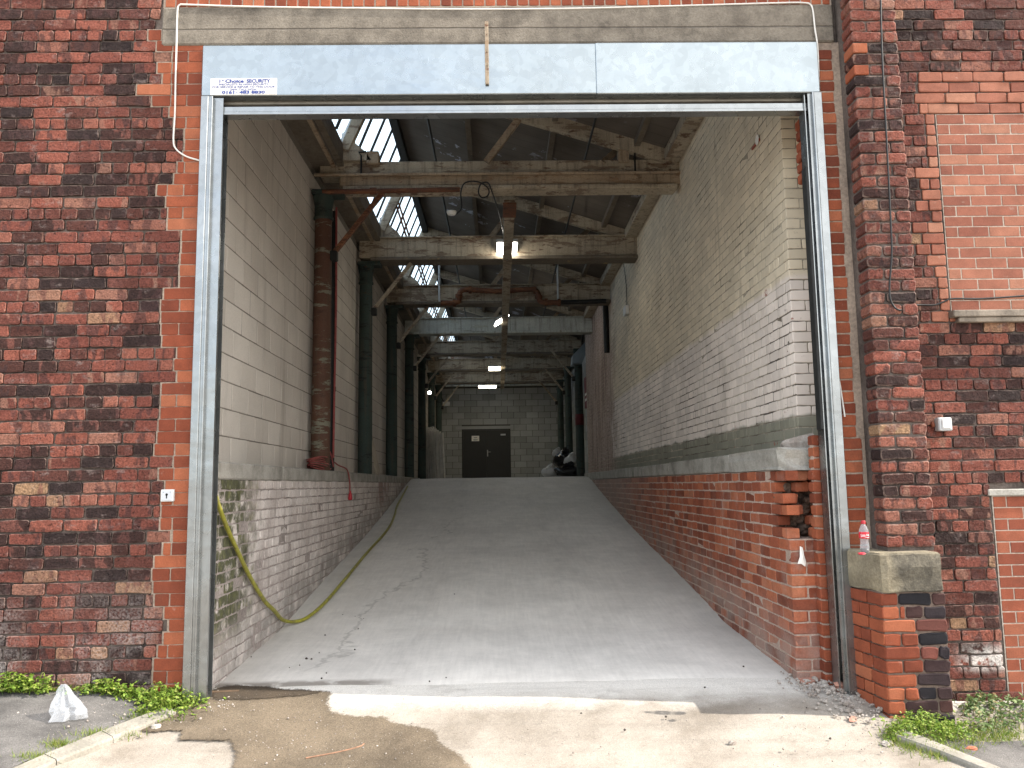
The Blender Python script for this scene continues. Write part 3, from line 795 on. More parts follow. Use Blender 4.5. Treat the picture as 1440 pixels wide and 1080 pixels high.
for k in range(10):
    zt = .682 - k*.0815; zb = zt-.0715
    cs = course(A0.x+.004, LX1, .105 if k % 3 == 1 else .215, .010, .11*(k % 2))
    spx = A0.x+SPL[k]+.012
    cs = [[A0.x+.004, spx-.01]] if SPL[k] < .13 or k % 2 == 0 else [[A0.x+.004, A0.x+.105], [A0.x+.115, spx-.01]]
    fo += [(a, b, zb, zt) for a, b in cs]
    fd += [(a, b, zb, zt) for a, b in course(spx, LX1, .105 if k % 3 == 1 else .20, .010, .0)]
    so_ += [(a, b, zb, zt) for a, b in course(.006, sl_-.004, .105 if k % 2 else .215, .010, .1*(k % 2))]
masonry(lp, (0, LY, 0), 0, fo, ORANGE, rough=.008, bev=.006, jit=.004)
masonry(lp, (0, LY, 0), 0, fd, BLACKB, rough=.012, bev=.006, jit=.006)
masonry(lp, B0, th_s, so_, ORANGE, rough=.008, bev=.004, jit=.003)
m = MB()
def wedge_block(m, z0, z1, n=9, seed=4):
    g = random.Random(seed)
    outl = [(2.325, -.005), (2.345, -.14), (2.370, -.27), (2.395, -.395), (2.43, -.410), (2.60, -.412), (2.70, -.412), (2.768, -.408), (2.775, -.395), (2.772, .015)]
    rows = []
    for zz, ins in ((z0, .008), (z0+.012, 0), (z0+.08, -.004), (z0+.16, -.003), (z1-.012, 0), (z1, .010)):
        rows.append([(x+ins*(1 if x < 2.6 else -1)*.8+g.uniform(-.006, .006)*(0 if i in (0, 9) else 1), y+ins+g.uniform(-.007, .007)*(0 if i in (0, 9) else 1), zz+g.uniform(-.006, .006)) for i, (x, y) in enumerate(outl)])
    vs = [p for r in rows for p in r]; k = len(outl)
    fs = [(j*k+i, j*k+i+1, (j+1)*k+i+1, (j+1)*k+i) for j in range(len(rows)-1) for i in range(k-1)]
    fs += [tuple(range((len(rows)-1)*k, len(rows)*k)), tuple(range(k-1, -1, -1))]
    fs += [(j*k+k-1, j*k, (j+1)*k, (j+1)*k+k-1) for j in range(len(rows)-1)]
    m.add(vs, fs)
wedge_block(m, .692, .935)
cap = m.build('stone_block', SANDST, None, label='yellowish sandstone block capping the low brick buttress, bottle standing on it', cat='stone block')

# ================================================================== ROLLER SHUTTER
sh = thing('roller_shutter', 'galvanised roller shutter rolled up into its long hood box', 'roller shutter', (0, -.02, 4.3))
HZ0, HZ1, HX0, HX1 = 4.170, 4.552, -2.078, 2.352
m = MB(); m.box(HX0, .742, -.040, .32, HZ0, HZ1, .006); m.build('hood', GALV, sh)
m = MB(); m.box(.738, HX1, -.043, .325, HZ0-.004, HZ1+.003, .006); m.build('hood', GALV, sh)
m = MB()
m.box(-2.072, -2.020, -.055, .02, -.05, HZ0-.006, .003); m.box(-2.020, -2.002, -.045, .02, -.05, HZ0-.006)
m.box(-2.002, -1.990, -.052, .12, -.05, HZ0-.006, .002)
m.box(-1.990, -1.925, -.020, -.012, -.05, HZ0-.006); m.box(-1.933, -1.925, -.012, .005, -.05, HZ0-.006)
m.box(-1.990, -1.925, .085, .093, -.05, HZ0-.006); m.build('guide_rail', GALVR, sh)
m = MB()
m.box(2.298, 2.356, -.055, .02, -.06, HZ0-.006, .003); m.box(2.286, 2.298, -.058, .12, -.06, HZ0-.006, .002)
m.box(2.240, 2.246, -.020, .09, -.06, HZ0-.006); m.box(2.240, 2.286, .085, .093, -.06, HZ0-.006); m.box(2.262, 2.286, -.030, -.022, -.06, HZ0-.006)
m.build('guide_rail', GALVR, sh)
for i, (z0, z1, y) in enumerate(((4.138, 4.174, .055), (4.104, 4.134, .060))):
    m = MB(); prof = [(0, z0), (-.012, z0+.006), (-.014, (z0+z1)/2), (-.010, z1-.005), (0, z1)]
    vs = [(x, y+p, z) for x in (-1.985, 2.28) for p, z in prof] + [(x, y+.02, z) for x in (-1.985, 2.28) for z in (z0, z1)]
    m.add(vs, [(j, j+1, j+6, j+5) for j in range(4)] + [(10, 11, 13, 12)]); m.build('slat', SLATM, sh)
m = MB(); m.box(-1.985, 2.28, -.002, .012, 4.066, 4.106, .002); m.box(-1.985, 2.28, -.006, .085, 4.045, 4.066, .002); m.build('bottom_rail', GALVR, sh)
m = MB(); m.box(2.220, 2.238, -.024, .06, 1.74, 3.62, .003); m.build('gap_shade_strip', DARK, sh)  # black strip added for the shade in the gap beside the rail
def text(name, s, size, loc, mat, parent, bold=0, sx=1.0, align='CENTER', rot=(math.pi/2, 0, 0), ext=.0006):
    cu = bpy.data.curves.new(name, 'FONT'); cu.body = s; cu.size = size; cu.align_x = align; cu.extrude = ext; cu.offset = bold; cu.resolution_u = 3
    o = bpy.data.objects.new('tmp', cu); COL.objects.link(o)
    bpy.context.view_layer.update()
    me = bpy.data.meshes.new_from_object(o.evaluated_get(bpy.context.evaluated_depsgraph_get()))
    bpy.data.objects.remove(o); me.name = name
    for v in me.vertices: v.co.x *= sx
    me.materials.clear(); me.materials.append(mat)
    t = link_mesh(name, me, parent, loc); t.rotation_euler = rot; return t
SGX0, SGX1 = PY(296, 110, -.05).x, PY(389, 110, -.05).x
SGZ1, SGZ0 = PY(340, 109.5, -.05).z, PY(340, 132.5, -.05).z
sg = thing('sticker', 'white printed security company sticker on left end of shutter box', 'sticker', ((SGX0+SGX1)/2, -.048, (SGZ0+SGZ1)/2))
m = MB(); m.box(SGX0, SGX1, -.0445, -.0405, SGZ0, SGZ1); m.build('backing', PAPER, sg)
SW = SGX1-SGX0; SH_ = SGZ1-SGZ0; cx = (SGX0+SGX1)/2; yy = -.0452
text('lettering', '1', SH_*.30, (SGX0+SW*.14, yy, SGZ1-SH_*.27), BLUEPR, sg, .0012, 1.2)
text('lettering', 'st', SH_*.16, (SGX0+SW*.185, yy, SGZ1-SH_*.17), BLUEPR, sg, .0005, 1.1)
text('lettering', 'Choice', SH_*.29, (SGX0+SW*.36, yy, SGZ1-SH_*.27), BLUEPR, sg, .0014, 1.28)
text('lettering', 'SECURITY', SH_*.29, (SGX0+SW*.72, yy, SGZ1-SH_*.27), BLUEPR, sg, .0014, 1.05)
text('lettering', 'SPECIALISTS IN HIGH SECURITY', SH_*.16, (cx, yy, SGZ1-SH_*.43), BLUEPR, sg, .0003, 1.28)
text('lettering', 'FOR SERVICE & REPAIR TO THIS DOOR', SH_*.165, (cx, yy, SGZ1-SH_*.59), BLUEPR, sg, .0003, 1.26)
text('lettering', '24Hr CALL NOW', SH_*.155, (cx, yy, SGZ1-SH_*.74), BLUEPR, sg, .0003, 1.3)
text('lettering', '0161- 483 8830', SH_*.25, (cx, yy, SGZ1-SH_*.945), BLUEPR, sg, .0014, 1.55)

# batten over box and lintel
a, b = PY(684, 30, -.06), PY(685, 118, -.06)
bt = thing('batten', 'thin weathered whitish batten screwed upright across lintel and shutter box', 'batten', a)
m = MB(); m.box(a.x-.013, a.x+.013, -.064, -.046, b.z, a.z, .002); m.build('strip', TIMBERW, bt)
for q in (.08, .22, .50, .72):
    z = a.z+(b.z-a.z)*q; m = MB(); m.tube([(a.x, -.067, z), (a.x, -.062, z)], .004, 6); m.build('screw', RUST, bt)

# ================================================================== INSIDE: WALLS
XL, XR, ZC = -1.98, 2.04, 1.59
LW = -2.22                              # face of the left block wall
RWX = 2.27                              # face of the painted brick wall
bw = thing('block_wall', 'tall pale concrete block wall along the left side of the ramp', 'wall', (LW, 12, 1.6))
m = MB(); m.box(-2.55, LW-.0035, .345, 24.6, 1.3, 5.30); m.build('mortar_bed', MO_BLK, bw)
bs = []
for k in range(17):
    z0 = ZC+.01+k*.225
    if z0+.215 > 5.30: break
    bs += [(a, b, z0, z0+.2155) for a, b in course(.36, 24.5, .441, .009, .225*(k % 2))]
masonry(bw, (LW, 0, 0), math.pi/2, bs, BLK, 'block', rough=.004, bev=.004, jit=.0015, depth=.02)

ld = thing('brick_wall', 'low whitewashed brick wall with green moss at its near end, left of ramp', 'wall', (XL, 6, 0))
m = MB(); m.box(-2.5, XL-.006, .105, 15.3, -.4, 1.45); m.build('mortar_bed', MO_WHT, ld)
bs = []
for k in range(18):
    zt = 1.462-k*.083
    for a, b in course(.11, 14.0, .105 if k % 4 == 3 else .218, .010, .114*(k % 2)+.02*(k % 3)):
        if zt > gz(0, (a+b)/2)-.02: bs.append((a, b, zt-.072, zt, -.004*(random.random() < .15)))
masonry(ld, (XL, 0, 0), math.pi/2, wob(bs, 0) if False else bs, WHITEW, rough=.009, bev=.005, jit=.002)
m = MB()
def coping_run(m, x0, x1, ya, yb, z0, z1, bev=.012):
    m.box(x0, x1, ya, yb, z0, z1, bev)
y = .10
cl = thing('coping', 'grey concrete coping along the top of the whitewashed left wall', 'coping', (XL, 6, 1.52))
for L in (1.9, 2.4, 2.2, 2.6, 2.1, 2.4, 1.6):
    m = MB(); coping_run(m, LW+.0, XL+.008, y, y+L-.006, 1.464, ZC); m.build('coping_slab', COPING, cl); y += L
cr_ = thing('coping', 'thick grey concrete coping with a broken near end, right of ramp', 'coping', (XR, 6, 1.55))
y = .27
for i, L in enumerate((1.35, 2.6, 2.4, 2.5, 2.6, 2.2)):
    m = MB()
    if i == 0:
        vs = []; g = random.Random(5); nz = [1.470, 1.50, 1.56, 1.612, 1.635]
        pl = [(XR-.012, y+L-.008), (XR-.014, y+.5), (XR-.012, y+.06), (XR+.03, y+.005), (XR+.12, y-.012), (XR+.22, y-.004), (XR+.33, y+.01), (XR+.36, y+L-.008)]
        for zz in nz:
            for (xx, yq) in pl: vs.append((xx+g.uniform(-.008, .008), yq+g.uniform(-.018, .018)*(yq < .5), zz+g.uniform(-.006, .006)))
        k = len(pl); fs = [(j*k+(i2+1) % k, j*k+i2, (j+1)*k+i2, (j+1)*k+(i2+1) % k) for j in range(4) for i2 in range(k)]
        fs += [tuple(range(4*k+k-1, 4*k-1, -1)), tuple(range(k))]; m.add(vs, fs)
    else: coping_run(m, XR-.010, RWX+.02, y, y+L-.008, 1.476, 1.622+.006*(i % 2))
    m.build('coping_slab', COPING, cr_); y += L

rd = thing('brick_wall', 'low red brick wall with a crumbling near end, right of ramp', 'wall', (XR, 6, 0))
m = MB(); m.box(XR+.004, 2.5, .56, 15.3, -.4, 1.47); m.box(XR+.005, 2.42, .220, .56, -.4, .985)
m.box(XR+.012, XR+.1, .52, .56, .98, 1.47); m.build('mortar_bed', MO_RED, rd)
bs = []; es = []
NEAR = {0: .225, 1: .46, 2: .30, 3: .24, 4: .43, 5: .25, 6: .215, 7: .32}
for k in range(18):
    zt = 1.466-k*.0815
    y0 = NEAR.get(k, .215)
    for a, b in course(y0, 14.2, .218, .010, .114*(k % 2)):
        if zt > gz(0, (a+b)/2)-.02: bs.append((-b, -a, zt-.0705, zt))
    if k >= 6:
        es += [(a, b, zt-.0705, zt) for a, b in course(XR+.004, 2.40, .218 if k % 2 else .218, .010, 0 if k % 2 else .114)]
es = [e for e in es if True or not (1.466-7*.0815-.02 < e[3] < 1.466-7*.0815+.02 and e[0] < XR+.1)]
masonry(rd, (XR, 0, 0), -math.pi/2, bs, REDD, rough=.006, bev=.004, jit=.003, depth=.09)
masonry(rd, (0, .215, 0), 0, es, REDD, rough=.007, bev=.004, jit=.003)
# broken corner: single bricks left standing in the cavity, rubble core
xt = []
for (ua, ub, row, yq) in ((XR+.01, XR+.20, 0, .30), (XR+.225, XR+.36, 0, .42), (XR+.115, XR+.215, 1, .36), (XR+.24, XR+.38, 1, .46), (XR+.19, XR+.35, 5, .25), (XR+.2, XR+.36, 4, .34), (XR+.02, XR+.12, 2, .34), (XR+.02, XR+.15, 3, .31), (XR+.26, XR+.38, 3, .45)):
    zt = 1.466-row*.0815; xt.append((ua, ub, zt-.0705, zt, -(yq)))
masonry(rd, (0, 0, 0), 0, xt, REDD, rough=.012, bev=.006, jit=.006, depth=.10)
m = MB(); g = random.Random(3)
for i in range(60):
    m.stone((XR+.05+g.random()*.30, .47+g.random()*.10, 1.0+g.random()*.40), .07+.05*g.random(), .07, .04+.035*g.random(), i, g.random()*6, g.random())
m.build('rubble_core', M_concrete('dark_rubble', (.17,.115,.085), (.08,.055,.043), 12, (.035,.026,.022), .6, .8, False), rd, kind='stuff')

pw = thing('brick_wall', 'high painted brick wall with cream, pinkish and grey-green bands, right of ramp', 'wall', (RWX, 7, 1.6))
m = MB(); m.box(RWX+.0035, 2.6, .555, 15.2, 1.4, 5.42); m.box(RWX+.02, 2.62, .5535, .556, 1.4, 5.42); m.build('mortar_bed', MO_PNT, pw)
bs = []
for k in range(47):
    z0 = 1.636+k*.0815
    if z0 > 5.40: break
    bs += [(-b, -a, z0, z0+.0752) for a, b in course(.552, 15.19, .105 if k % 4 == 2 else .221, .0058, .114*(k % 2)+.02*(k % 3))]
masonry(pw, (RWX, 0, 0), -math.pi/2, bs, PAINTED, rough=.006, bev=.004, jit=.0022, depth=.02)
bs = []
for k in range(47):
    z0 = 1.636+k*.0815
    if z0 > 5.40: break
    bs += [(a, b, z0, z0+.0735) for a, b in course(RWX+.001, 2.62, .219, .0075, .114*(k % 2))]
masonry(pw, (0, .549, 0), 0, bs, PAINTED, rough=.006, bev=.004, jit=.0022, depth=.02)
# inner reveal of the front wall behind the right rail
rv = thing('brick_wall', 'broken red brick reveal of the front wall behind the right shutter rail', 'wall', (2.36, .2, 0))
bs = [((2.205 if z < 2 else 2.25)+random.uniform(-.006, .006), 2.32, z, z+.071) for z in [1.64-k*.0815 for k in range(21)] + [3.98-k*.0815 for k in range(6)]]
masonry(rv, (0, .125, 0), 0, bs, ORANGE, rough=.009, bev=.005, jit=.006, depth=.09)
m = MB(); m.box(2.215, 2.33, .14, .2, -.1, 1.70); m.build('mortar_bed', MO_RED, rv)

# far right: block wall set back, end wall
rb = thing('block_wall', 'dim grey block wall set back behind the far right columns', 'wall', (2.62, 20, 1.6))
m = MB(); m.box(2.624, 2.95, 15.0, 24.6, 1.3, 5.5); m.build('mortar_bed', MO_BLK, rb)
bs = [(-b, -a, 1.56+k*.225, 1.56+k*.225+.2155) for k in range(17) for a, b in course(15.3, 24.5, .441, .009, .225*(k % 2))]
masonry(rb, (2.62, 0, 0), -math.pi/2, bs, BLK2, 'block', rough=.004, bev=.004, jit=.0015, depth=.02)
YB = 24.5
ew = thing('block_wall', 'grey concrete block end wall with the dark double door', 'wall', (0, YB, 1.6))
DX0, DX1 = PY(652, 640, YB).x, PY(716, 640, YB).x; DZ1 = PY(684, 604.5, YB).z
m = MB(); m.box(-2.6, 2.95, YB+.0055, YB+.3, 1.3, 5.7); m.build('mortar_bed', M_mortar('grey_joint', (.08,.078,.072), (.04,.04,.037), .5), ew)
bs = []
for k in range(16):
    z0 = 1.56+k*.225; z1 = z0+.2155
    if z1 > 5.0: break
    for a, b in course(-2.55, 2.62, .436, .014, .225*(k % 2)):
        if z0 < DZ1+.12:
            for p, q in ((a, min(b, DX0-.06)), (max(a, DX1+.06), b)):
                if q-p > .05: bs.append((p, q, z0, z1))
        else: bs.append((a, b, z0, z1))
masonry(ew, (0, YB, 0), 0, bs, BLK2, 'block', rough=.004, bev=.004, jit=.0015, depth=.02)
m = MB(); m.box(DX0-.28, DX1+.16, YB-.018, YB+.02, DZ1+.03, DZ1+.14); m.build('door_lintel', BLK2, ew)
dr = thing('double_door', 'dark grey steel double door at the far end of the passage', 'door', ((DX0+DX1)/2, YB-.02, 1.56))
m = MB(); m.box(DX0-.055, DX0, YB-.03, YB+.02, 1.555, DZ1+.03); m.box(DX1, DX1+.055, YB-.03, YB+.02, 1.555, DZ1+.03); m.box(DX0, DX1, YB-.03, YB+.02, DZ1-.02, DZ1+.03)
m.build('door_frame', DOORM, dr)
mid = (DX0+DX1)/2
for a, b in ((DX0+.004, mid-.005), (mid+.005, DX1-.004)):
    m = MB(); m.box(a, b, YB-.022, YB+.012, 1.56, DZ1-.024, .004); lf = m.build('door_leaf', DOORM, dr)
hx = mid+.045
m = MB(); m.box(hx-.02, hx+.02, YB-.034, YB-.022, 2.42, 2.66, .004); m.tube([(hx, YB-.03, 2.58), (hx, YB-.07, 2.58), (hx+.11, YB-.075, 2.58)], .011, 6); m.build('handle', simple('dull_steel', (.32,.31,.29), .4, .8, .1), dr)
a, b = PY(663.3, 613, YB), PY(674, 620.3, YB)
m = MB(); m.box(a.x, b.x, YB-.026, YB-.0222, b.z, a.z); ns = m.build('door_notice', PAPER, dr)
for q, w in ((.72, .5), (.60, .4), (.30, .62), (.18, .5)):
    z = b.z+(a.z-b.z)*q; c = (a.x+b.x)/2; m = MB(); m.box(c-(b.x-a.x)*w/2, c+(b.x-a.x)*w/2, YB-.0272, YB-.0262, z-.006, z+.006); m.build('printed_line', DOORM, ns)
a, b = PY(704, 610.2, YB), PY(711, 612.3, YB)
m = MB(); m.box(a.x, b.x, YB-.026, YB-.0222, b.z, a.z); m.build('name_plate', GREYP, dr)

# ================================================================== INSIDE: COLUMNS, TRUSSES, ROOF
Y1, SP = 4.05, 3.22
ZB, ZT2 = 4.955, 5.345
CXL = -2.075
def column(name, label, x, y, zb, mats, inward, group=None, brace=True, capm=GREENC, bm_=TIMBER):
    c = thing(name, label, 'column', (x, y, zb), group)
    m = MB(); m.lathe([(.112, 0), (.112, .8), (.106, 2.2), (.102, ZB-.36-zb)], (x, y, zb), 18); m.build('shaft', mats, c)
    m = MB(); m.lathe([(.104, 0), (.120, .01), (.120, .035), (.108, .05), (.108, .17), (.118, .22), (.126, .27), (.126, .30)], (x, y, ZB-.36), 18)
    m.box(x-.125, x+.24, y-.12, y+.12, ZB-.06, ZB-.002, .008); m.build('capital', capm, c)
    if brace:
        m = MB(); m.beam((x+inward*.10, y, ZB-.80), (x+inward*.72, y, ZB-.01), .05, .06, (0, 1, 0)); m.build('brace', bm_, c)
        m = MB(); m.box(x+inward*.13-.045, x+inward*.13+.045, y-.05, y+.05, ZB-.86, ZB-.74, .01); m.build('brace_shoe', DARK, c)
    return c
ordn = ['first', 'second', 'third', 'fourth', 'fifth', 'sixth', 'seventh']
column('iron_column', 'rusty orange-brown iron column with peeling paint and green capital, nearest on left', CXL, Y1, ZC, RUSTC, 1, 'iron columns along the passage', True, GREENC, RUST)
c2 = column('iron_column', 'dark green iron column, second from the door on the left', CXL, Y1+SP, ZC, GREENC, 1, 'iron columns along the passage')
for i in range(2, 7):
    dup(c2, (CXL, Y1+i*SP, ZC-.03*(i > 3)), label='dark green iron column, %s from the door on the left' % ordn[i])
c3 = column('iron_column', 'dark iron column with a red band, nearest of the far right columns', 2.16, Y1+3.72*SP, 1.555, GREENC, -1, 'iron columns along the passage')
m = MB(); m.lathe([(.109, 0), (.117, .003), (.117, .29), (.109, .293)], (2.16, Y1+3.72*SP, 2.92), 18); m.build('red_band', simple('dull_red_paint', (.085,.013,.014), .6, 0, .3), c3)
c4 = column('iron_column', 'dark iron column on the far right standing behind the bin bags', 2.16, Y1+4.75*SP, 1.555, GREENC, -1, 'iron columns along the passage')
dup(c4, (2.16, Y1+5.75*SP, 1.555), label='farthest dark iron column on the right, next to the end wall')

RDG = Vector((-1.40, 0, 6.60)); GB = Vector((-1.84, 0, 5.55)); RF = Vector((2.27, 0, 5.40))
def roof_z(x): return RDG.z + (x-RDG.x)*(RF.z-RDG.z)/(RF.x-RDG.x)
def truss(y, label, first=False):
    t = thing('roof_truss', label, 'roof truss', (0, y, ZB), 'roof trusses across the passage')
    x0, x1 = (-2.19, 2.33)
    if first:
        m = MB(); m.box(x0+.06, x1-.03, y+.02, y+.26, 5.165, ZT2, .01); m.build('tie_beam', TIMBER, t)
        m = MB(); m.box(x0, x1-.005, y-.055, y-.015, 5.140, 5.172, .006); m.build('batten', TIMBERW, t)
        m = MB(); m.box(x0+.3, x1, y-.010, y+.22, 5.015, 5.158, .02); m.build('lower_beam', TIMBERW, t)
        m = MB(); m.box(x0+.35, x1-.1, y-.06, y+.20, ZB, 5.010, .01); m.build('angle_iron', TIMBER, t)
        m = MB(); m.tube([(x0+.12, y-.10, ZB-.035), (-.42, y-.10, ZB-.02)], .032, 8); m.tube([(-1.5, y-.10, ZB-.03), (-1.42, y-.10, ZB-.03)], .045, 8); m.build('rusty_pipe', RUST, t)
        for bx, w in ((-1.56, .15), (1.52, .13)):
            m = MB(); m.box(bx, bx+w, y-.03, y+.08, 5.30, 5.46, .008); k = m.build('wood_block', TIMBERW, t)
            s = -1 if bx < 0 else 1; q = bx-.06 if bx < 0 else bx+w+.07
            m = MB(); m.tube([(q-s*0, y-.03, 5.145), (q, y-.035, 5.40), (q-s*-.03, y-.035, 5.44), (q+(.06 if bx < 0 else -.07), y-.035, 5.45)], .012, 6); m.build('strap', DARK, k)
    else:
        m = MB(); m.box(x0+.02, x1, y-.09, y+.14, ZB+.055, ZT2-.02, .008); m.box(x0+.02, x1, y-.14, y+.18, ZT2-.02, ZT2, .004); m.build('tie_beam', TIMBER, t)
        m = MB(); m.box(x0+.2, x1, y-.16, y+.2, ZB, ZB+.05, .008); m.build('bottom_flange', GUTM, t)
    m = MB(); m.beam((RDG.x-.02, y, RDG.z-.12), (RF.x-.05, y, RF.z-.06), .10, .17); m.build('rafter', TIMBER, t)
    m = MB(); m.beam((GB.x, y, GB.z-.06), (RDG.x, y, RDG.z-.10), .10, .14, (1, 0, 1)); m.build('rafter', TIMBER, t)
    # curved gusset at the foot of the glazing
    m = MB(); vs = []
    pts = [(-1.86, ZT2), (-1.50, ZT2), (-1.56, ZT2+.10), (-1.70, ZT2+.22), (-1.72, ZT2+.42), (-1.86, ZT2+.34)]
    for yy in (y-.03, y+.03): vs += [(a, yy, b) for a, b in pts]
    n = len(pts); m.add(vs, [tuple(range(n)), tuple(range(2*n-1, n-1, -1))] + [(i, n+i, n+(i+1) % n, (i+1) % n) for i in range(n)]); m.build('gusset', TIMBER, t)
    for a, b, w in (((-.10, ZT2-.03), (.34, roof_z(.34)-.12), .075), ((-1.40, ZT2-.06), (-1.60, 5.92), .03), ((-1.355, ZT2-.06), (-1.555, 5.94), .03)):
        if first and a[0] < -1: continue
        m = MB(); m.beam((a[0], y+.0, a[1]), (b[0], y+.0, b[1]), w, w, (0, 1, 0)); m.build('strut', TIMBERW if a[0] > -1 else RUST, t)
    m = MB(); m.beam((1.32, y+.02, ZT2-.05), (1.56, y+.3, roof_z(1.56)-.05), .07, .06, (0, 1, 0)); m.build('strut', TIMBERW, t)
    return t
truss(Y1, 'nearest roof truss, doubled flaky timber beam with a rusty pipe under it', True)
t2 = truss(Y1+SP, 'second roof truss from the door, cream beam stained with rust at right')
for i in range(2, 7):
    lab = {2: 'third roof truss, the beam with the looped rusty pipe on its face', 3: 'fourth roof truss from the door, smooth grey-green painted beam', 4: 'fifth roof truss from the door, pale beam with a thin cable along it', 5: 'sixth roof truss from the door, grey beam in shadow', 6: 'seventh and farthest roof truss, close to the end wall'}[i]
    d = dup(t2, (0, Y1+i*SP, ZB), label=lab)
    if i in (3,):
        for ch in d.children:
            if ch.name.startswith(('tie_beam', 'bottom_flange')):
                ch.material_slots[0].link = 'OBJECT'; ch.material_slots[0].material = STEELB
hb = thing('steel_beam', 'blue-grey steel beam lying along the top of the end wall', 'beam', (0, YB-.1, 5.1))
m = MB(); m.box(-2.5, 2.6, YB-.16, YB-.02, 4.985, 5.30, .006); m.build('web', STEELB, hb)
# long joist under the tie beams
jo = thing('joist', 'long pale joist running down the middle under the roof trusses', 'joist', (.18, 14, ZB))
m = MB(); m.box(.115, .255, Y1+.30, YB-.2, ZB-.075, ZB-.006, .006); m.build('joist_board', TIMBER, jo)
m = MB(); m.box(.10, .27, Y1+.20, Y1+.75, ZB-.095, ZB-.078, .004); m.build('rusty_plate', RUST, jo)

# roof sheets, purlins, glazing, gutter
rf = thing('roof', 'dark sooty boarded roof slope above the trusses', 'roof', (.5, 12, 5.9))
ye = [.30, Y1] + [Y1+i*SP for i in range(1, 7)] + [YB+.1]
for a, b in zip(ye, ye[1:]):
    m = MB(); z0, z1 = RDG.z+.0, RF.z+.0
    vs = [(RDG.x-.05, a+.003, z0), (2.65, a+.003, roof_z(2.65)), (2.65, b-.003, roof_z(2.65)), (RDG.x-.05, b-.003, z0)]
    vs += [(x, y, z+.06) for x, y, z in vs]
    m.add(vs, [(0,1,2,3), (7,6,5,4), (0,4,5,1), (1,5,6,2), (2,6,7,3), (3,7,4,0)]); m.build('roof_panel', ROOFM, rf)
for x in (-.35, .75, 1.75):
    m = MB(); m.box(x-.035, x+.035, .34, YB, roof_z(x)-.085, roof_z(x)-.005); m.build('purlin', GUTM, rf)
m = MB(); m.box(RDG.x-.06, RDG.x+.05, .34, YB, RDG.z-.16, RDG.z-.004); m.build('ridge_board', DARK, rf)
m = MB(); m.box(2.08, 2.268, .56, 15.2, 5.30, 5.44, .006); m.build('wall_plate', TIMBER, rf)
sk = thing('skylight', 'long row of bright roof glazing strips above the left wall', 'skylight', ((GB.x+RDG.x)/2, 12, 6))
dv = (RDG-GB).normalized(); nv_ = Vector((-dv.z, 0, dv.x))
pw_ = SP/6
ylist = [.36+i*pw_ for i in range(int((YB-.36)/pw_)+1)]
for y in ylist:
    a, b = GB+Vector((0, y, 0)), RDG+Vector((-.03, y, -.02))
    m = MB(); m.beam(a, b, .04, .025, nv_); m.build('glazing_bar', DARK, sk)
for y0, y1_ in zip(ylist, ylist[1:]):
    m = MB(); vs = [GB+Vector((0, y0+.021, 0)), GB+Vector((0, y1_-.021, 0)), RDG+Vector((-.03, y1_-.021, -.02)), RDG+Vector((-.03, y0+.021, -.02))]
    vs = [v+nv_*.012 for v in vs] + [v+nv_*.018 for v in vs]
    m.add(vs, [(0,1,2,3), (7,6,5,4), (0,4,5,1), (1,5,6,2), (2,6,7,3), (3,7,4,0)]); m.build('pane', GLASS, sk)
gu = thing('gutter', 'long boxed roof gutter with flaking boards on top of the left wall', 'gutter', (-2.1, 12, 5.3))
m = MB(); m.box(-2.56, -1.93, .34, YB, 5.292, 5.33); m.build('gutter_sole', GUTM, gu)
m = MB(); m.box(-1.915, -1.84, .34, YB, 5.285, 5.54); m.build('gutter_side', GUTM, gu)
m = MB(); m.box(-2.56, -2.50, .34, YB, 5.335, 5.75); m.build('gutter_back', GUTM, gu)
m = MB(); m.box(-1.985, -1.935, .34, YB, 5.268, 5.290); m.build('gutter_bearer', TIMBERW, gu)
# gable closing the back of the roof void and the void over the far right
gb = thing('gable_wall', 'dark gable closing the roof void above the end wall', 'wall', (0, YB+.2, 5.6))
m = MB(); m.box(-2.6, 2.95, YB+.02, YB+.29, 5.70, 6.6); m.build('gable_board', ROOFM, gb)
m = MB(); m.box(2.36, 2.62, 15.0, 15.2, 1.3, 5.5); m.build('return_wall', PAINTED, pw)
m = MB(); m.box(2.28, 2.95, 15.2, YB, 5.40, 5.44); m.build('soffit_board', ROOFM, rf)

# ================================================================== THINGS INSIDE
def spline(P, n=8):
    """Catmull-Rom through the points"""
    P = [Vector(p) for p in P]; Q = [P[0]*2-P[1]] + P + [P[-1]*2-P[-2]]; out = []
    for i in range(1, len(Q)-2):
        a, b, c, d = Q[i-1:i+3]
        for k in range(n):
            t = k/n; out.append(.5*((2*b)+(c-a)*t+(2*a-5*b+4*c-d)*t*t+(3*b-a-3*c+d)*t**3))
    out.append(P[-1]); return out
def line(name, pts, r, mat, label=None, cat=None, parent=None, n=6, smooth=6, **kw):
    m = MB(); m.tube(spline(pts, smooth) if smooth else pts, r, n)
    if parent is None:
        c = Vector(pts[0]); o = link_mesh(name, m.mesh(name, mat, c), None, c); return _props(o, label, cat, **kw)
    return m.build(name, mat, parent)

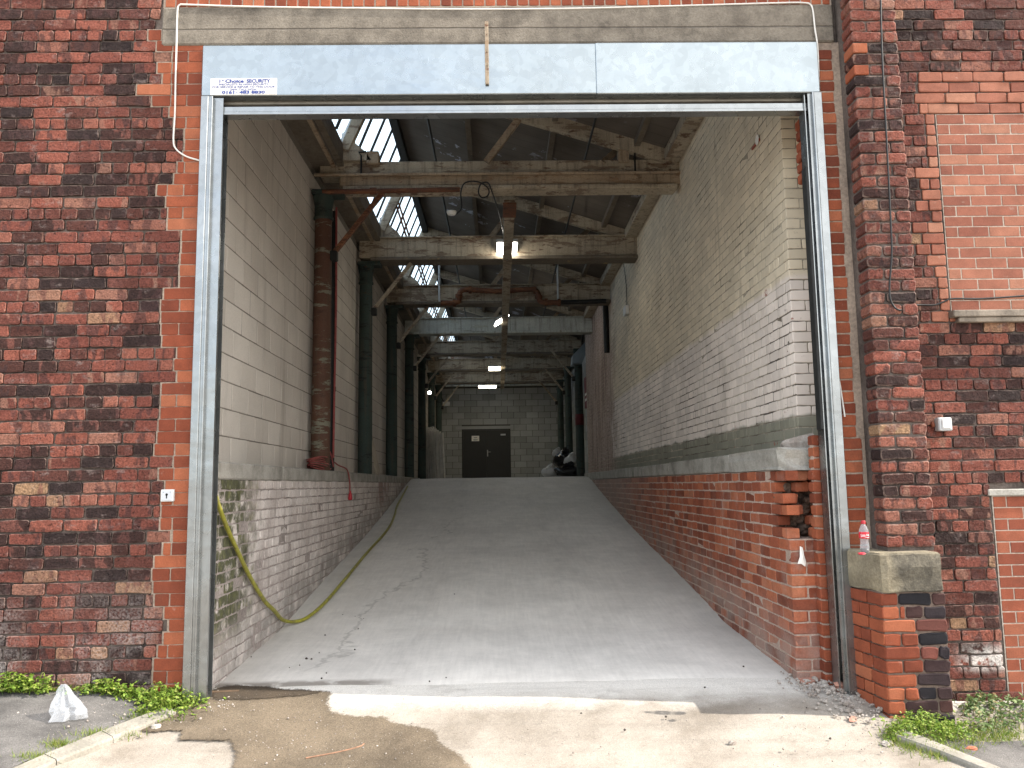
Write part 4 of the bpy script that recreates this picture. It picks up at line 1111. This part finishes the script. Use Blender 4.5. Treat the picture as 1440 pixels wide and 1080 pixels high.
# --- lamps
def lamp(c, label, rotz, w, d, mat, tilt=0):
    t = thing('strip_lamp', label, 'lamp', c, 'lit lamps under the joist')
    R = Matrix.Rotation(rotz, 4, 'Z') @ Matrix.Rotation(tilt, 4, 'Y')
    def part(name, mb, mt):
        o = mb.build(name, mt, None); me = o.data; me.transform(R); o.parent = t; o.location = (0, 0, 0); WO[o.name] = Vector(c); return o
    m = MB(); m.box(-w, w, -d/2, d/2, .004, .055, .006); part('housing', m, GREYP)
    for s in (-1, 1):
        m = MB(); m.box(s*w/2-w/2+.015, s*w/2+w/2-.015, -d/2+.012, d/2-.012, -.030, .003, .008); part('diffuser', m, mat)
    m = MB(); m.beam((0, 0, .055), (0, 0, ZB-.08-c[2]), .02, .02); part('bracket', m, GALVD)
    return t
pL = PY(713, 349, Y1+SP-.35); lamp((pL.x, pL.y, pL.z), 'nearest twin lamp under the joist, two bright square panels side by side', 0, .165, .62, LAMPW)
pL = PY(705, 450, Y1+2.45*SP); lamp((pL.x, pL.y, pL.z), 'lit twin lamp hanging tilted, second from the door', .1, .17, .5, LAMPW, -.55)
pL = PY(695.5, 518, Y1+4.6*SP); lamp((pL.x, pL.y, pL.z), 'lit twin lamp, third from the door, glowing warm', 0, .19, .6, LAMPY)
pL = PY(685.5, 543.5, Y1+5.6*SP); lamp((pL.x, pL.y, pL.z), 'farthest and widest of the lit lamps, yellowish tubes', 0, .31, .5, LAMPY)
p = PY(604, 552, Y1+4.4*SP)
bl = thing('bulkhead_lamp', 'small round lit lamp high on the far left wall', 'lamp', p)
m = MB(); m.lathe([(.001, -.05), (.03, -.045), (.048, -.02), (.048, .012), (.03, .035)], p, 14); m.build('globe', LAMPW, bl)
m = MB(); m.beam(p+Vector((0, 0, .05)), (-2.215, p.y, p.z+.12), .03, .03); m.build('bracket', DARK, bl)

# --- smoke detector on a looping cable under the nearest truss
p = PY(635, 299, Y1-.12)
dt = thing('smoke_detector', 'small round white detector dangling under the nearest truss', 'detector', p)
m = MB(); m.lathe([(.001, -.03), (.045, -.026), (.058, -.005), (.06, .015), (.03, .02)], p, 16); m.build('shell', WHITEP, dt)
m = MB(); m.lathe([(.001, -.038), (.02, -.036), (.024, -.028)], p, 12); m.build('sensor', GREYP, dt)
yq = Y1-.13
line('cable', [PY(x, y, yq) for x, y in ((642, 301), (649, 292), (648, 272), (652, 259), (662, 255), (676, 257), (687, 266), (686, 275), (678, 278), (673, 271), (676, 259), (686, 257))] + [PY(692, 270, yq), PY(700, 295, Y1+.6), PY(709, 333, Y1+2.7)], .009, BLACKC, 'thin black cable looping under the nearest roof truss', 'cable')
for x, y in (((597, 165), (622, 333)), ((858, 164), (821, 250))):
    pass
line('conduit', [(-.83, .4, 5.98), (-.83, YB-.3, 5.98)], .016, DARK, 'long dark conduit running below the roof near the skylight', 'conduit', smooth=0)
line('conduit', [(1.16, .4, 5.52), (1.16, YB-.3, 5.52)], .014, DARK, 'long dark conduit running below the roof near the right wall', 'conduit', smooth=0)
# --- rusty looped pipe on the third truss
yq = Y1+2*SP-.20
pp = thing('sprinkler_pipe', 'rusty red pipe with a raised loop fixed along the third truss', 'pipe', PY(700, 408, yq))
run = [PY(620, 426, yq), PY(639, 426, yq), PY(645, 423, yq), PY(646, 413, yq), PY(651, 408, yq), PY(664, 407.5, yq), PY(700, 409.5, yq), PY(740, 407, yq), PY(752, 408, yq), PY(757, 414, yq), PY(758, 421, yq), PY(764, 425, yq), PY(786, 425.5, yq)]
m = MB(); m.tube(spline(run, 4), .052, 10); m.build('pipe_run', RUST, pp)
m = MB(); m.tube([PY(786, 425.5, yq), PY(852, 423.5, yq)], .045, 10); m.build('pipe_run', DARK, pp)
for x, y in ((639, 425.8), (645.5, 416), (661, 407.6), (752, 408), (757.5, 418), (768, 425), (786, 425.5)):
    q = PY(x, y, yq); m = MB(); d = Vector((1, 0, 0)) if y > 420 or y < 409 else Vector((0, 0, 1))
    m.tube([q-d*.03, q+d*.03], .075, 10); m.build('flange', RUST, pp)
for x in (618, 785):
    a, b = PY(x, 424, yq), PY(x-1, 372, yq); m = MB(); m.tube([a, Vector((a.x, a.y, 5.75))], .022, 6); m.build('hanger', GREYP, pp)
a = PX(851, 424, RWX-.06)
line('drain_pipe', [(RWX-.06, a.y, a.z), (RWX-.055, a.y, a.z-1.05)], .06, DARK, 'short dark vertical pipe on the right wall below third truss', 'pipe', smooth=0)
# --- junction box and its wire, red sign, warning panels
a = PX(881, 437, RWX-.03)
jb = thing('junction_box', 'small white electrical box hanging on the painted right wall', 'junction box', a)
m = MB(); m.box(RWX-.07, RWX-.004, a.y-.13, a.y+.13, a.z-.075, a.z+.075, .006); m.build('enclosure', WHITEP, jb)
line('wire', [(RWX-.02, a.y, a.z+.07), (RWX-.015, a.y+.05, a.z+.5), PX(877, 371, RWX-.02)], .006, BLACKC, parent=jb)
a, b = PX(1060, 207, RWX), PX(1069, 188, RWX)
rs = thing('fire_sign', 'small faded red sign high on the painted right wall', 'sign', a)
m = MB(); m.box(RWX-.016, RWX-.003, b.y-.0, a.y+.02, a.z-.02, b.z-.04, .002); m.build('plate', simple('faded_red', (.26,.06,.035), .6, 0, .3, 9), rs)
m = MB(); c = PX(1067, 192, RWX); m.tube([(RWX-.018, c.y, c.z-.03), (RWX-.0155, c.y, c.z-.03)], .045, 12); m.build('emblem', PAPER, rs)
a = PX(821, 516, 2.25)
wp = thing('warning_panel', 'dark red warning panel with white strips at the far end of right wall', 'sign', (2.22, 15.6, 3.6))
m = MB(); m.box(2.30, 2.34, 15.22, 15.95, 3.35, 4.15, .004); m.build('panel', simple('dark_red_panel', (.16,.02,.03), .6), wp)
for z in (3.52, 3.66):
    m = MB(); m.box(2.294, 2.302, 15.3, 15.8, z, z+.06); m.build('strip', PAPER, wp)
# --- blue-grey unit heater hanging at the right
a = PY(805, 513, 15.9); b = PY(823, 482, 15.9)
ht = thing('unit_heater', 'slanted blue-grey metal box hanging near the far right column', 'heater', ((a.x+b.x)/2, 15.9, a.z))
m = MB(); R = Matrix.Rotation(.0, 3, 'Y')
x0, x1, z0, z1 = a.x-.02, b.x+.02, a.z, b.z
vs = [(x0, 15.7, z0), (x0+.26, 15.7, z0+.02), (x1, 15.7, z1-.26), (x1-.03, 15.7, z1), (x0+.02, 15.7, z1-.36)]
vs += [(p[0], 16.25, p[2]) for p in vs]; n = 5
m.add(vs, [tuple(range(n)), tuple(range(2*n-1, n-1, -1))] + [(i, n+i, n+(i+1) % n, (i+1) % n) for i in range(n)]); m.build('casing', simple('blue_grey_sheet', (.20,.25,.285), .45, .2, .12, 4), ht)
m = MB(); m.beam((x1-.08, 15.95, z1-.1), (x1-.08, 15.95, 5.39), .025, .025); m.build('hanger', DARK, ht)
# --- emergency light and conduit on the end wall
a = PY(627.5, 568, YB-.05)
el = thing('emergency_light', 'white box emergency light on the end wall, left of door', 'lamp', a)
m = MB(); m.box(a.x-.13, a.x+.13, YB-.11, YB-.004, a.z-.075, a.z+.075, .008); m.build('enclosure', WHITEP, el)
line('wire', [(a.x-.08, YB-.03, a.z+.07), (a.x-.16, YB-.03, a.z+.22), (a.x-.17, YB-.03, a.z+.5)], .012, BLACKC, parent=el)
# --- pipes beside the first column
xq = -1.995
dp = thing('drain_pipe', 'thin black drainpipe beside the rusty column on the left', 'pipe', (-2.0, Y1+.42, ZC))
m = MB(); m.tube([(-2.05, Y1+.45, ZC), (-2.05, Y1+.45, 4.86)], .05, 10); m.build('pipe_run', DARK, dp)
for z in (2.6, 3.9): m = MB(); m.tube([(-2.05, Y1+.45, z-.03), (-2.05, Y1+.45, z+.03)], .06, 10); m.build('collar', DARK, dp)
line('red_hose', [(-2.0, Y1+.40, 4.90), (-1.992, Y1+.39, 4.2), (-1.99, Y1+.39, 3.4), (-1.997, Y1+.39, 2.6), (-2.0, Y1+.38, 1.75)], .014, REDC, 'thin red cable hanging straight down beside the rusty column', 'cable')
# --- coiled red extension lead with its plug hanging over the coping
ec = thing('extension_lead', 'red extension lead coiled on the left coping, its plug hanging down', 'extension lead', (-2.1, Y1-.1, ZC))
g = random.Random(2); pts = []
for i in range(196):
    a = i/28*2*math.pi; k = i/196
    pts.append((-2.085+(.095+.022*math.sin(i*.17+1)+.004*math.sin(i*1.1))*math.cos(a), Y1-.02+(.33+.07*math.sin(i*.21))*math.sin(a), ZC+.010+.13*k+.016*math.sin(i*.43)))
m = MB(); m.tube(pts, .0062, 5); m.build('coil', REDC, ec)
q = PX(491, 676, XL+.03); q2 = PX(492, 690, XL+.03)
m = MB(); m.tube(spline([pts[-1], (-2.05, Y1+.35, ZC+.16), (-2.0, q.y-.5, ZC+.08), (-1.962, q.y-.1, ZC+.03), (-1.945, q.y, q.z), (-1.95, q2.y, q2.z)], 6), .009, 6)
m.build('flex', REDC, ec)
m = MB(); m.lathe([(.010, .08), (.014, .055), (.024, .03), (.028, -.015), (.024, -.04), (.002, -.044)], (-1.945, q2.y, q2.z-.08), 10); m.build('plug', REDP, ec)
m = MB(); m.tube(spline([(-2.06, Y1+.25, ZC+.10), (-2.05, Y1+.3, ZC+.24), (-2.03, Y1+.39, ZC+.20), (-2.0, Y1+.40, ZC+.05)], 5), .009, 5); m.build('flex', REDC, ec)
# --- yellow-green hose
def MH():
    t = NT('yellow_green_hose'); c = t.gain((.30,.285,.035), t.noise(25, 4), .6, 1.2); c = t.mix(t.mul(t.step(t.noise(9, 6, .7), .5, .65), .6), c, (.12,.105,.05))
    return t.out(c, .45, 0, None, .4)
HOSE = MH()
wallpt = lambda x, y, o=.03: PX(x, y, XL+o)
hp = [wallpt(300, 680, .02), wallpt(304, 700), wallpt(318, 739), wallpt(335, 777), wallpt(352, 812), wallpt(372, 845), wallpt(385, 858, .045)]
def on_ramp(x, y, l):
    q = on_ground(x, y, l); return q if q.x > -1.95 else PX(x, y, -1.95)
gp = [on_ramp(x, y, .036) for x, y in ((398, 872), (416, 874), (434, 867), (458, 846), (487, 812), (516, 777), (538, 753), (549, 738), (555, 724), (558, 712), (566, 697), (573, 684))]
hp = [p if p.z > gz(p.x, p.y)+.05 else Vector((p.x, p.y, gz(p.x, p.y)+.05)) for p in hp]
line('garden_hose', hp+gp, .0165, HOSE, 'yellow-green hose sagging down whitewashed wall and along the ramp edge', 'hose', n=8, smooth=7)
# --- board leaning on the left, timber offcuts
a = PX(533, 668, -2.02); b = PX(524, 636, -2.13)
m = MB(); m.beam((-2.03, a.y, ZC+.01), (-2.10, a.y-.32, ZC+.55), .26, .02, (1, 0, 0)); o = m.build('leaning_board', PLY, None, label='pale board leaning beside the third column on the left', cat='board')
# --- stack of fibre-cement sheets
g = random.Random(8)
for i in range(5):
    x = -2.12+i*.075; y = 18.9-.12*i; h = 1.58-.05*i; nn = 9; vs = []
    for sd_ in (0, .03):
        for zz, lean in ((1.56, .0), (1.56+h, -.06)):
            for j in range(nn+1):
                vs.append((x-.02+.30*j/nn+lean, y+sd_+.03*math.sin(j*math.pi/1.5)+.02*i+(.12 if zz > 2 else 0), zz+.012*math.sin(j+i)))
    m = MB(); w = nn+1; fs = []
    for sd_ in (0, 1):
        o_ = sd_*2*w
        for j in range(nn): fs.append((o_+j, o_+j+1, o_+w+j+1, o_+w+j))
    for j in range(nn): fs += [(w+j, w+j+1, 3*w+j+1, 3*w+j)]
    fs += [(0, w, 3*w, 2*w), (w-1, 2*w-1, 4*w-1, 3*w-1)]
    m.add(vs, fs)
    o = m.build('corrugated_sheet', FIBRE, None, label=('frontmost' if i == 4 else 'rearmost' if i == 0 else ['', 'second', 'third', 'fourth'][i])+' of five tall grey corrugated sheets standing by the far left wall', cat='sheet', group='corrugated sheets stacked at the far left')
m = MB(); m.beam((-2.12, 18.3, 1.56), (-2.2, 18.5, 2.95), .09, .05, (0, 1, 0)); m.build('timber_post', RUST, None, label='reddish brown timber offcut leaning by the far left columns', cat='timber')
# --- bin bags
def bag(c, sx, sy, sz, mat, label, seed, name='bin_bag'):
    g = random.Random(seed); m = MB(); n, k = 16, 10; vs = []
    for i in range(k+1):
        v = i/k; rr = math.sin(math.pi*(.12+.86*v))**.6*(1 if v < .8 else .75)
        for j in range(n):
            a = 2*math.pi*j/n; q = rr*(1+.16*math.sin(3*a+seed+v*4)+.10*math.sin(7*a-v*6)+g.uniform(-.07, .07))
            vs.append((c[0]+sx*q*math.cos(a), c[1]+sy*q*math.sin(a), c[2]+sz*(v-.02)*(1+.05*math.sin(2*a))))
    fs = [(i*n+j, i*n+(j+1) % n, (i+1)*n+(j+1) % n, (i+1)*n+j) for i in range(k) for j in range(n)] + [tuple(range(k*n, k*n+n))]
    m.add(vs, fs, True)
    kb = thing(name, label, 'bag', c, 'bin bags heaped at the far right')
    m.build('sack', mat, kb)
    m = MB(); m.stone((c[0]+.25*sx, c[1]-.2*sy, c[2]+sz*.95), sx*.7, sy*.6, sz*.30, seed, seed*1.3, .6); m.stone((c[0]-.3*sx, c[1]-.5*sy, c[2]+sz*.70), sx*.5, sy*.4, sz*.35, seed+9, seed*.7, .9); m.build('crumpled_neck', mat, kb)
bag((1.86, 16.4, 1.56), .36, .3, .38, BAGB, 'black bin bag lying at the front of the far right heap', 1)
bag((1.38, 16.6, 1.56), .20, .2, .34, BAGP, 'whitish bin bag at the left of the far right heap', 2)
bag((1.80, 17.0, 1.82), .26, .22, .52, BAGB, 'black bin bag on top at the back of the heap', 3)
bag((1.96, 16.55, 1.86), .18, .16, .34, BAGP, 'grey-white bin bag on the right of the heap', 4)
bag((1.63, 17.1, 2.15), .14, .13, .22, BAGP, 'small pale bag topmost on the heap', 5)

# ================================================================== THINGS OUTSIDE
f = lambda x, y, o=.012: PY(x, y, -o)
line('white_cable', [f(281, 226), f(262, 220), f(248, 210), f(244, 197), f(246, 160), f(247, 110), f(248, 70), f(249, 30), f(250, 12), f(253, 7), f(262, 6.5), f(335, 9), f(415, 10.5), f(500, 11.5), f(640, 13), f(800, 12), f(960, 8), f(1100, 4), f(1130, 4), f(1139, 6), f(1143, 14, .016), f(1146, 40, .03), f(1150, 70, .03), f(1152, 140, .03), f(1156, 250, .02), f(1163, 320, .02), f(1168, 440, .02), f(1173, 500, .02), f(1180, 535, .02), f(1184, 560, .02), f(1188, 586, .022)], .0062, WHITEC, 'thin white cable looped over the lintel and down both sides', 'cable', n=6)
for x, y in ((247, 110), (337, 9.5), (415, 11), (1143, 14)):
    pass
pf = lambda x, y: PY(x, y, PYF-.012)
rq = lambda x, y: PY(x, y, RY-.012)
line('black_cable', [pf(1238, -60), pf(1239, 30), pf(1242, 110), pf(1247, 200), pf(1252, 300), pf(1254, 355), pf(1251, 400), pf(1252, 420), pf(1258, 432), pf(1266, 436), PY(1276, 434, -.04), rq(1290, 429), rq(1313, 429), rq(1326, 425), rq(1340, 420), rq(1380, 420), rq(1440, 416), rq(1520, 410)], .0062, BLACKC, 'black cable running down the pier and off along the blocked window', 'cable', n=6)
# key switch
a, b = PY(227.5, 688.5, -.01), PY(245, 705, -.01)
ks = thing('key_switch', 'square white key switch plate with keyhole on left wall', 'switch', ((a.x+b.x)/2, -.01, (a.z+b.z)/2))
m = MB(); m.box(a.x, b.x, -.026, .006, b.z, a.z, .004); m.build('back_box', WHITEP, ks)
m = MB(); m.box(a.x+.008, b.x-.012, -.0285, -.0255, b.z+.006, a.z-.009, .0012); m.build('face_plate', simple('brushed_plate', (.50,.51,.53), .4, .5, .05), ks)
cx = (a.x+b.x)/2-.002; cz = (a.z+b.z)/2
m = MB(); m.tube([(cx, -.0298, cz+.006), (cx, -.0282, cz+.006)], .0085, 10, True, False); m.box(cx-.0036, cx+.0036, -.0298, -.0282, cz-.020, cz+.004); m.build('keyhole', DARK, ks)
for dx in (-.022, .024):
    m = MB(); m.tube([(cx+dx, -.0296, cz+.022), (cx+dx, -.0282, cz+.022)], .003, 6); m.build('screw', GALVD, ks)
# rocker switch
a, b = PY(1321, 587, RY-.06), PY(1340.5, 605.5, RY-.06)
rk = thing('switch_box', 'white weatherproof rocker switch box on the right wall', 'switch', ((a.x+b.x)/2, RY-.03, (a.z+b.z)/2))
m = MB(); m.box(a.x-.006, b.x, RY-.058, RY+.004, b.z, a.z, .007); m.build('back_box', GREYP, rk)
m = MB(); m.box(a.x+.014, b.x-.014, RY-.066, RY-.0565, b.z+.014, a.z-.014, .006); m.build('rocker', WHITEP, rk)
m = MB(); m.lathe([(.001, 0), (.014, .004), (.015, .02), (.011, .04)], (a.x-.024, RY-.012, (a.z+b.z)/2-.02), 8); m.build('cable_gland', simple('orange_gland', (.17,.05,.025), .7), rk)
# bottle
bp = PZ(1216.5, 777.5, .936)
bo = thing('cola_bottle', 'small clear plastic cola bottle with red cap standing on the sandstone block', 'bottle', bp)
S = .86
prof = [(.001, .003), (.022, .0), (.029, .006), (.031, .02), (.0315, .05), (.028, .075), (.0275, .09), (.031, .11), (.0325, .125), (.0325, .155), (.0300, .170), (.022, .193), (.0135, .208), (.0125, .214)]
m = MB(); m.lathe([(r*1.03*S, z*S) for r, z in prof], bp, 24); m.build('bottle_body', PET, bo)
m = MB(); m.lathe([(r*S, z*S) for r, z in [(.001, .005), (.020, .004), (.027, .008), (.029, .02), (.0295, .030), (.001, .030)]], bp, 20); m.build('drink', COLA, bo)
m = MB(); m.lathe([(r*S, z*S) for r, z in [(.0152, .210), (.0158, .213), (.0158, .231), (.013, .234), (.001, .234)]], bp, 18); m.build('cap', REDP, bo)
m = MB(); m.lathe([(r*S, z*S) for r, z in [(.0345, .106), (.0350, .108), (.0350, .150), (.0345, .152)]], bp, 28); lab = m.build('paper_label', simple('label_red', (.50,.018,.03), .4, 0, .04), bo)
def wrap(s, size, zoff, r, mat, bold=0):
    t = text('lettering', s, size, (0, 0, 0), mat, bo, bold, 1.0, ext=0)
    for v in t.data.vertices:
        a = v.co.x/r - math.pi/2; z = v.co.y
        v.co = (r*math.cos(a-.12), r*math.sin(a-.12), z+zoff)
    t.rotation_euler = (0, 0, 0); t.location = (0, 0, 0); t.parent = bo
wrap('Coca-Cola', .0145, .126*S, .0356*S, WHITEP, .0004)
m = MB()
seg = 16; vs = []
for i in range(seg+1):
    a = -math.pi/2-.12+(i/seg-.5)*2.0; z = .117+.004*math.sin(i/seg*6.28)
    for dz in (-.0016, .0016): vs.append((bp.x+.0356*S*math.cos(a), bp.y+.0356*S*math.sin(a), bp.z+z*S+dz))
m.add(vs, [(2*i, 2*i+2, 2*i+3, 2*i+1) for i in range(seg)]); m.build('swash', WHITEP, bo)
q = PZ(1211, 779.5, .937)
m = MB(); m.stone((q.x+.004, q.y, .942), .055, .035, .012, 4, .4, .1); m.build('red_wrapper', simple('red_foil', (.48,.03,.05), .3, 0, .2), None, label='crumpled red wrapper at the foot of the bottle', cat='wrapper')
# loose stone on the right coping, hanging paper
a = PY(1122, 622, .42)
m = MB(); g = random.Random(11)
vs = []
for z, r in ((0, .9), (.045, 1.0), (.085, .8)):
    for x, y in ((-.13, -.05), (0, -.065), (.12, -.055), (.135, .05), (.0, .06), (-.12, .045)): vs.append((a.x+x*r+g.uniform(-.01, .01), .42+y*r, ZC+.042+z*(.7+.5*(x+.14)/.28)+g.uniform(-.006, .006)+.03*(x+.1)))
k = 6; m.add(vs, [tuple(range(k-1, -1, -1)), tuple(range(2*k, 3*k))]+[(j*k+i, j*k+(i+1) % k, (j+1)*k+(i+1) % k, (j+1)*k+i) for j in range(2) for i in range(k)])
m.build('loose_stone', STONEM, None, label='flat pale broken stone lying on the right coping end', cat='stone')
pa = [PY(x, y, .195) for x, y in ((1125, 768), (1129, 770), (1130, 779), (1134, 790), (1132.5, 797), (1127, 793), (1122, 793), (1124.5, 783))]
m = MB(); vs = [p + Vector((0, .006*math.sin(i*2.4), 0)) for i, p in enumerate(pa)]; mid = sum(vs, Vector())/8 + Vector((0, -.014, 0)); bk = [v+Vector((0, .003, 0)) for v in vs]
m.add(vs+[mid]+bk, [(i, (i+1) % 8, 8) for i in range(8)] + [(9+i, 9+(i+1) % 8, (i+1) % 8, i) for i in range(8)] + [tuple(range(16, 8, -1))]); m.build('paper_scrap', PAPER, None, label='torn white paper scrap hanging from the broken red brick end', cat='paper')
# clear plastic bag on the left footway
p = on_ground(99, 1012)
m = MB(); g = random.Random(9); n, k = 18, 9; vs = []
for i in range(k+1):
    v = i/k; rr = (1-v)**.75*.092+.012; cxo = -.03*v*v
    for j in range(n):
        a = 2*math.pi*j/n; q = rr*(1+.20*math.sin(3*a+1.3+3*v)+.12*math.sin(8*a+5*v)+g.uniform(-.10, .10)*(1-v*.5))
        vs.append((p.x+cxo-.02+q*math.cos(a), p.y+.0+.7*q*math.sin(a), p.z+.008+.20*v**.9))
m.add(vs, [(i*n+j, i*n+(j+1) % n, (i+1)*n+(j+1) % n, (i+1)*n+j) for i in range(k) for j in range(n)]+[tuple(range(k*n, k*n+n))], False)
m.build('plastic_bag', BAGW, None, label='crumpled clear plastic bag standing up on the left pavement', cat='bag')
# twigs and sticks
def stick(pix, r, mat, label):
    P = [on_ground(x, y, r+.006) for x, y in pix]
    o = line('twig', P, r, mat, label, 'twig', n=5, smooth=4)
TW = simple('twig_bark', (.22,.12,.075), .8, 0, .3, 40)
stick(((430, 1066), (452, 1062), (478, 1057), (505, 1050), (512, 1046)), .005, TW, 'long reddish twig lying on the damp patch')
stick(((296, 974), (316, 973), (336, 972)), .011, simple('wet_wood', (.10,.065,.04), .7), 'dark stick lying against the foot of left rail')
# rubble by the right rail
g = random.Random(21)
def at(x, y, l=0): return on_ground(x, y, l)
for (x, y, sx, sy, sz, ro, ti, nm, lb) in (
    (1160, 951, .21, .07, .045, .55, .25, 'concrete_fragment', 'long pale concrete fragment leaning on the rubble by the right rail'),
    (1134, 959, .15, .09, .03, .2, .1, 'brick_fragment', 'flat pinkish brick fragment on the rubble by the right rail'),
    (1125, 946, .065, .06, .06, .7, 0, 'concrete_fragment', 'small whitish lump at the corner of right brick wall'),
    (1182, 971, .09, .08, .07, .3, .2, 'brick_fragment', 'rounded lump of rubble touching the foot of right rail'),
    (1199, 1013, .09, .04, .025, .9, .1, 'brick_fragment', 'dusty brick chip lying in front of the low buttress'),
    (1247, 1047, .08, .05, .03, .4, .1, 'stone', 'grey pebble beside the right kerb edge'),
    (1366, 1056, .10, .035, .03, .1, 0, 'brick_fragment', 'small red brick fragment on the ground by right weeds'),
    (219, 1025, .075, .05, .035, .2, 0, 'stone', 'whitish pebble in front of the left weed clump'),
    (1029, 1047, .045, .03, .03, .2, 0, 'stone', 'small dark stone lying out on the bright concrete')):
    q = at(x, y); m = MB(); m.stone((0, 0, sz*.3), sx, sy, sz, int(x), ro, ti)
    o = link_mesh(nm, m.mesh(nm, STONEM if 'brick' not in nm else simple('chipped_brick', (.33,.17,.125) if x < 1300 else (.36,.12,.07), .9, 0, .3, 30)), None, q); _props(o, lb, 'stone' if nm == 'stone' else 'rubble')
def scatter(name, mat, boxes, seed, smin, smax):
    g = random.Random(seed); m = MB()
    for (x, y, rx, ry, n) in boxes:
        for i in range(n):
            px, py = g.gauss(x, rx), g.gauss(y, ry); q = on_ground(px, py); s = g.uniform(smin, smax)*(1 if g.random() < .9 else 1.8)
            m.stone((q.x, q.y, q.z+s*.2+.012), s, s*.8, s*.6, g.randint(0, 999), g.random()*6, g.random())
    m.build(name, mat, None, kind='stuff')
scatter('gravel', STONEM, [(1152, 964, 20, 7, 170), (1172, 978, 16, 10, 110), (1120, 956, 12, 7, 40), (1195, 1000, 16, 12, 60), (1215, 1005, 12, 10, 30)], 4, .008, .026)
scatter('grit', STONEM, [(300, 985, 22, 12, 130), (420, 1040, 90, 30, 130), (850, 1040, 200, 25, 70), (1180, 1045, 60, 20, 60), (150, 1010, 60, 14, 70)], 6, .004, .011)
scatter('dark_crumbs', simple('dark_crumb', (.06,.05,.042), .9), [(470, 880, 50, 30, 4), (700, 900, 200, 50, 8), (1000, 1000, 120, 30, 12), (440, 930, 40, 15, 8)], 7, .008, .018)
# ---- weeds
def weed(pix, n, hmax, mat, label, seed, leaf=.03, name='weed'):
    g = random.Random(seed); c = on_ground(*pix[0][:2]); m = MB(); st = MB()
    for (x, y, rx, ry, wt) in pix:
        for i in range(int(n*wt)):
            px, py = g.gauss(x, rx), g.gauss(y, ry); q = on_ground(px, py)
            if q.y > -.012 and not (-1.9 < q.x < 2.2): q.y = -.012-abs(g.gauss(0, .03))
            h = hmax*(.15+.85*g.random()**1.5)*max(.25, 1-abs(px-x)/(2.6*rx)); top = q + Vector((g.gauss(0, .02), -abs(g.gauss(0, .02)), .01+h))
            if i % 3 == 0: st.beam(q, top, .003, .003)
            R = Matrix.Rotation(g.random()*6.28, 3, 'Z') @ Matrix.Rotation(g.gauss(0, .55), 3, 'X') @ Matrix.Rotation(g.gauss(0, .4), 3, 'Y')
            s = leaf*g.uniform(.5, 1.15)
            lf = []
            for a in ((-.95, 0, .95) if g.random() < .75 else (-.5, .5)):
                d = Vector((math.sin(a), math.cos(a), 0)); e = Vector((d.y, -d.x, 0))
                lf += [Vector((0, 0, 0)), d*s*.55+e*s*.30+Vector((0, 0, s*.06)), d*s*1.0+e*s*.14-Vector((0, 0, s*.05)), d*s*1.0-e*s*.14-Vector((0, 0, s*.05)), d*s*.55-e*s*.30+Vector((0, 0, s*.06))]
            k = len(lf)//5; vs = [R @ v + top for v in lf]
            m.add(vs, [tuple(5*j+t for t in (0, 1, 2, 3, 4)) for j in range(k)])
    t = thing(name, label, 'weed', c, 'weeds along the foot of the walls')
    m.build('leaves', mat, t, kind='stuff'); st.build('stems', mat, t, kind='stuff')
weed([(238, 992, 20, 9, .6), (262, 985, 14, 7, .25), (218, 1002, 14, 6, .15)], 1150, .13, LEAF, 'dense bright green weed clump at the foot of left rail', 1, .018)
weed([(165, 972, 22, 5, .7), (195, 982, 14, 6, .3)], 330, .10, LEAF, 'low green weeds along the wall between bag and left rail', 2, .026)
weed([(52, 958, 14, 5, .8), (75, 966, 12, 4, .2)], 330, .13, LEAF, 'upright green weed clump against the far left wall', 3, .028)
weed([(4, 960, 10, 6, 1)], 170, .08, LEAFD, 'yellowish weed tuft at the left edge of the pavement', 4, .024)
weed([(1300, 1024, 24, 8, .5), (1335, 1034, 22, 8, .3), (1268, 1034, 12, 6, .2)], 1250, .085, LEAF, 'bright low weed carpet in front of the low buttress', 5, .016)
weed([(1390, 1020, 20, 10, .4), (1428, 1004, 14, 12, .4), (1385, 992, 24, 4, .3)], 330, .075, LEAFD, 'sparser dull green weeds at the foot of the right wall', 6, .026)
weed([(1366, 1000, 9, 5, 1)], 70, .10, LEAFD, 'small wilted weed between buttress and blocked opening', 7, .024)
def grass(boxes, n, seed, h=.05):
    g = random.Random(seed); m = MB()
    for (x, y, rx, ry) in boxes:
        for i in range(n):
            q = on_ground(g.gauss(x, rx), g.gauss(y, ry)); q.y = min(q.y, -.012) if not (-1.9 < q.x < 2.2) else q.y
            a = g.random()*6.28; w = Vector((math.cos(a), math.sin(a), 0))*.0025; t = q+Vector((g.gauss(0, .02), g.gauss(0, .02), h*g.uniform(.3, 1.1)))
            m.add([q-w, q+w, t], [(0, 1, 2)])
    m.build('grass', GRASS, None, kind='stuff')
grass([(120, 968, 40, 4), (205, 1012, 16, 5), (88, 1052, 14, 3), (145, 1036, 22, 3), (30, 963, 20, 4), (50, 1070, 14, 3), (1290, 1050, 20, 5), (1330, 1062, 18, 5), (1360, 1040, 25, 8), (1262, 1036, 10, 5), (1410, 1035, 20, 8)], 420, 3)
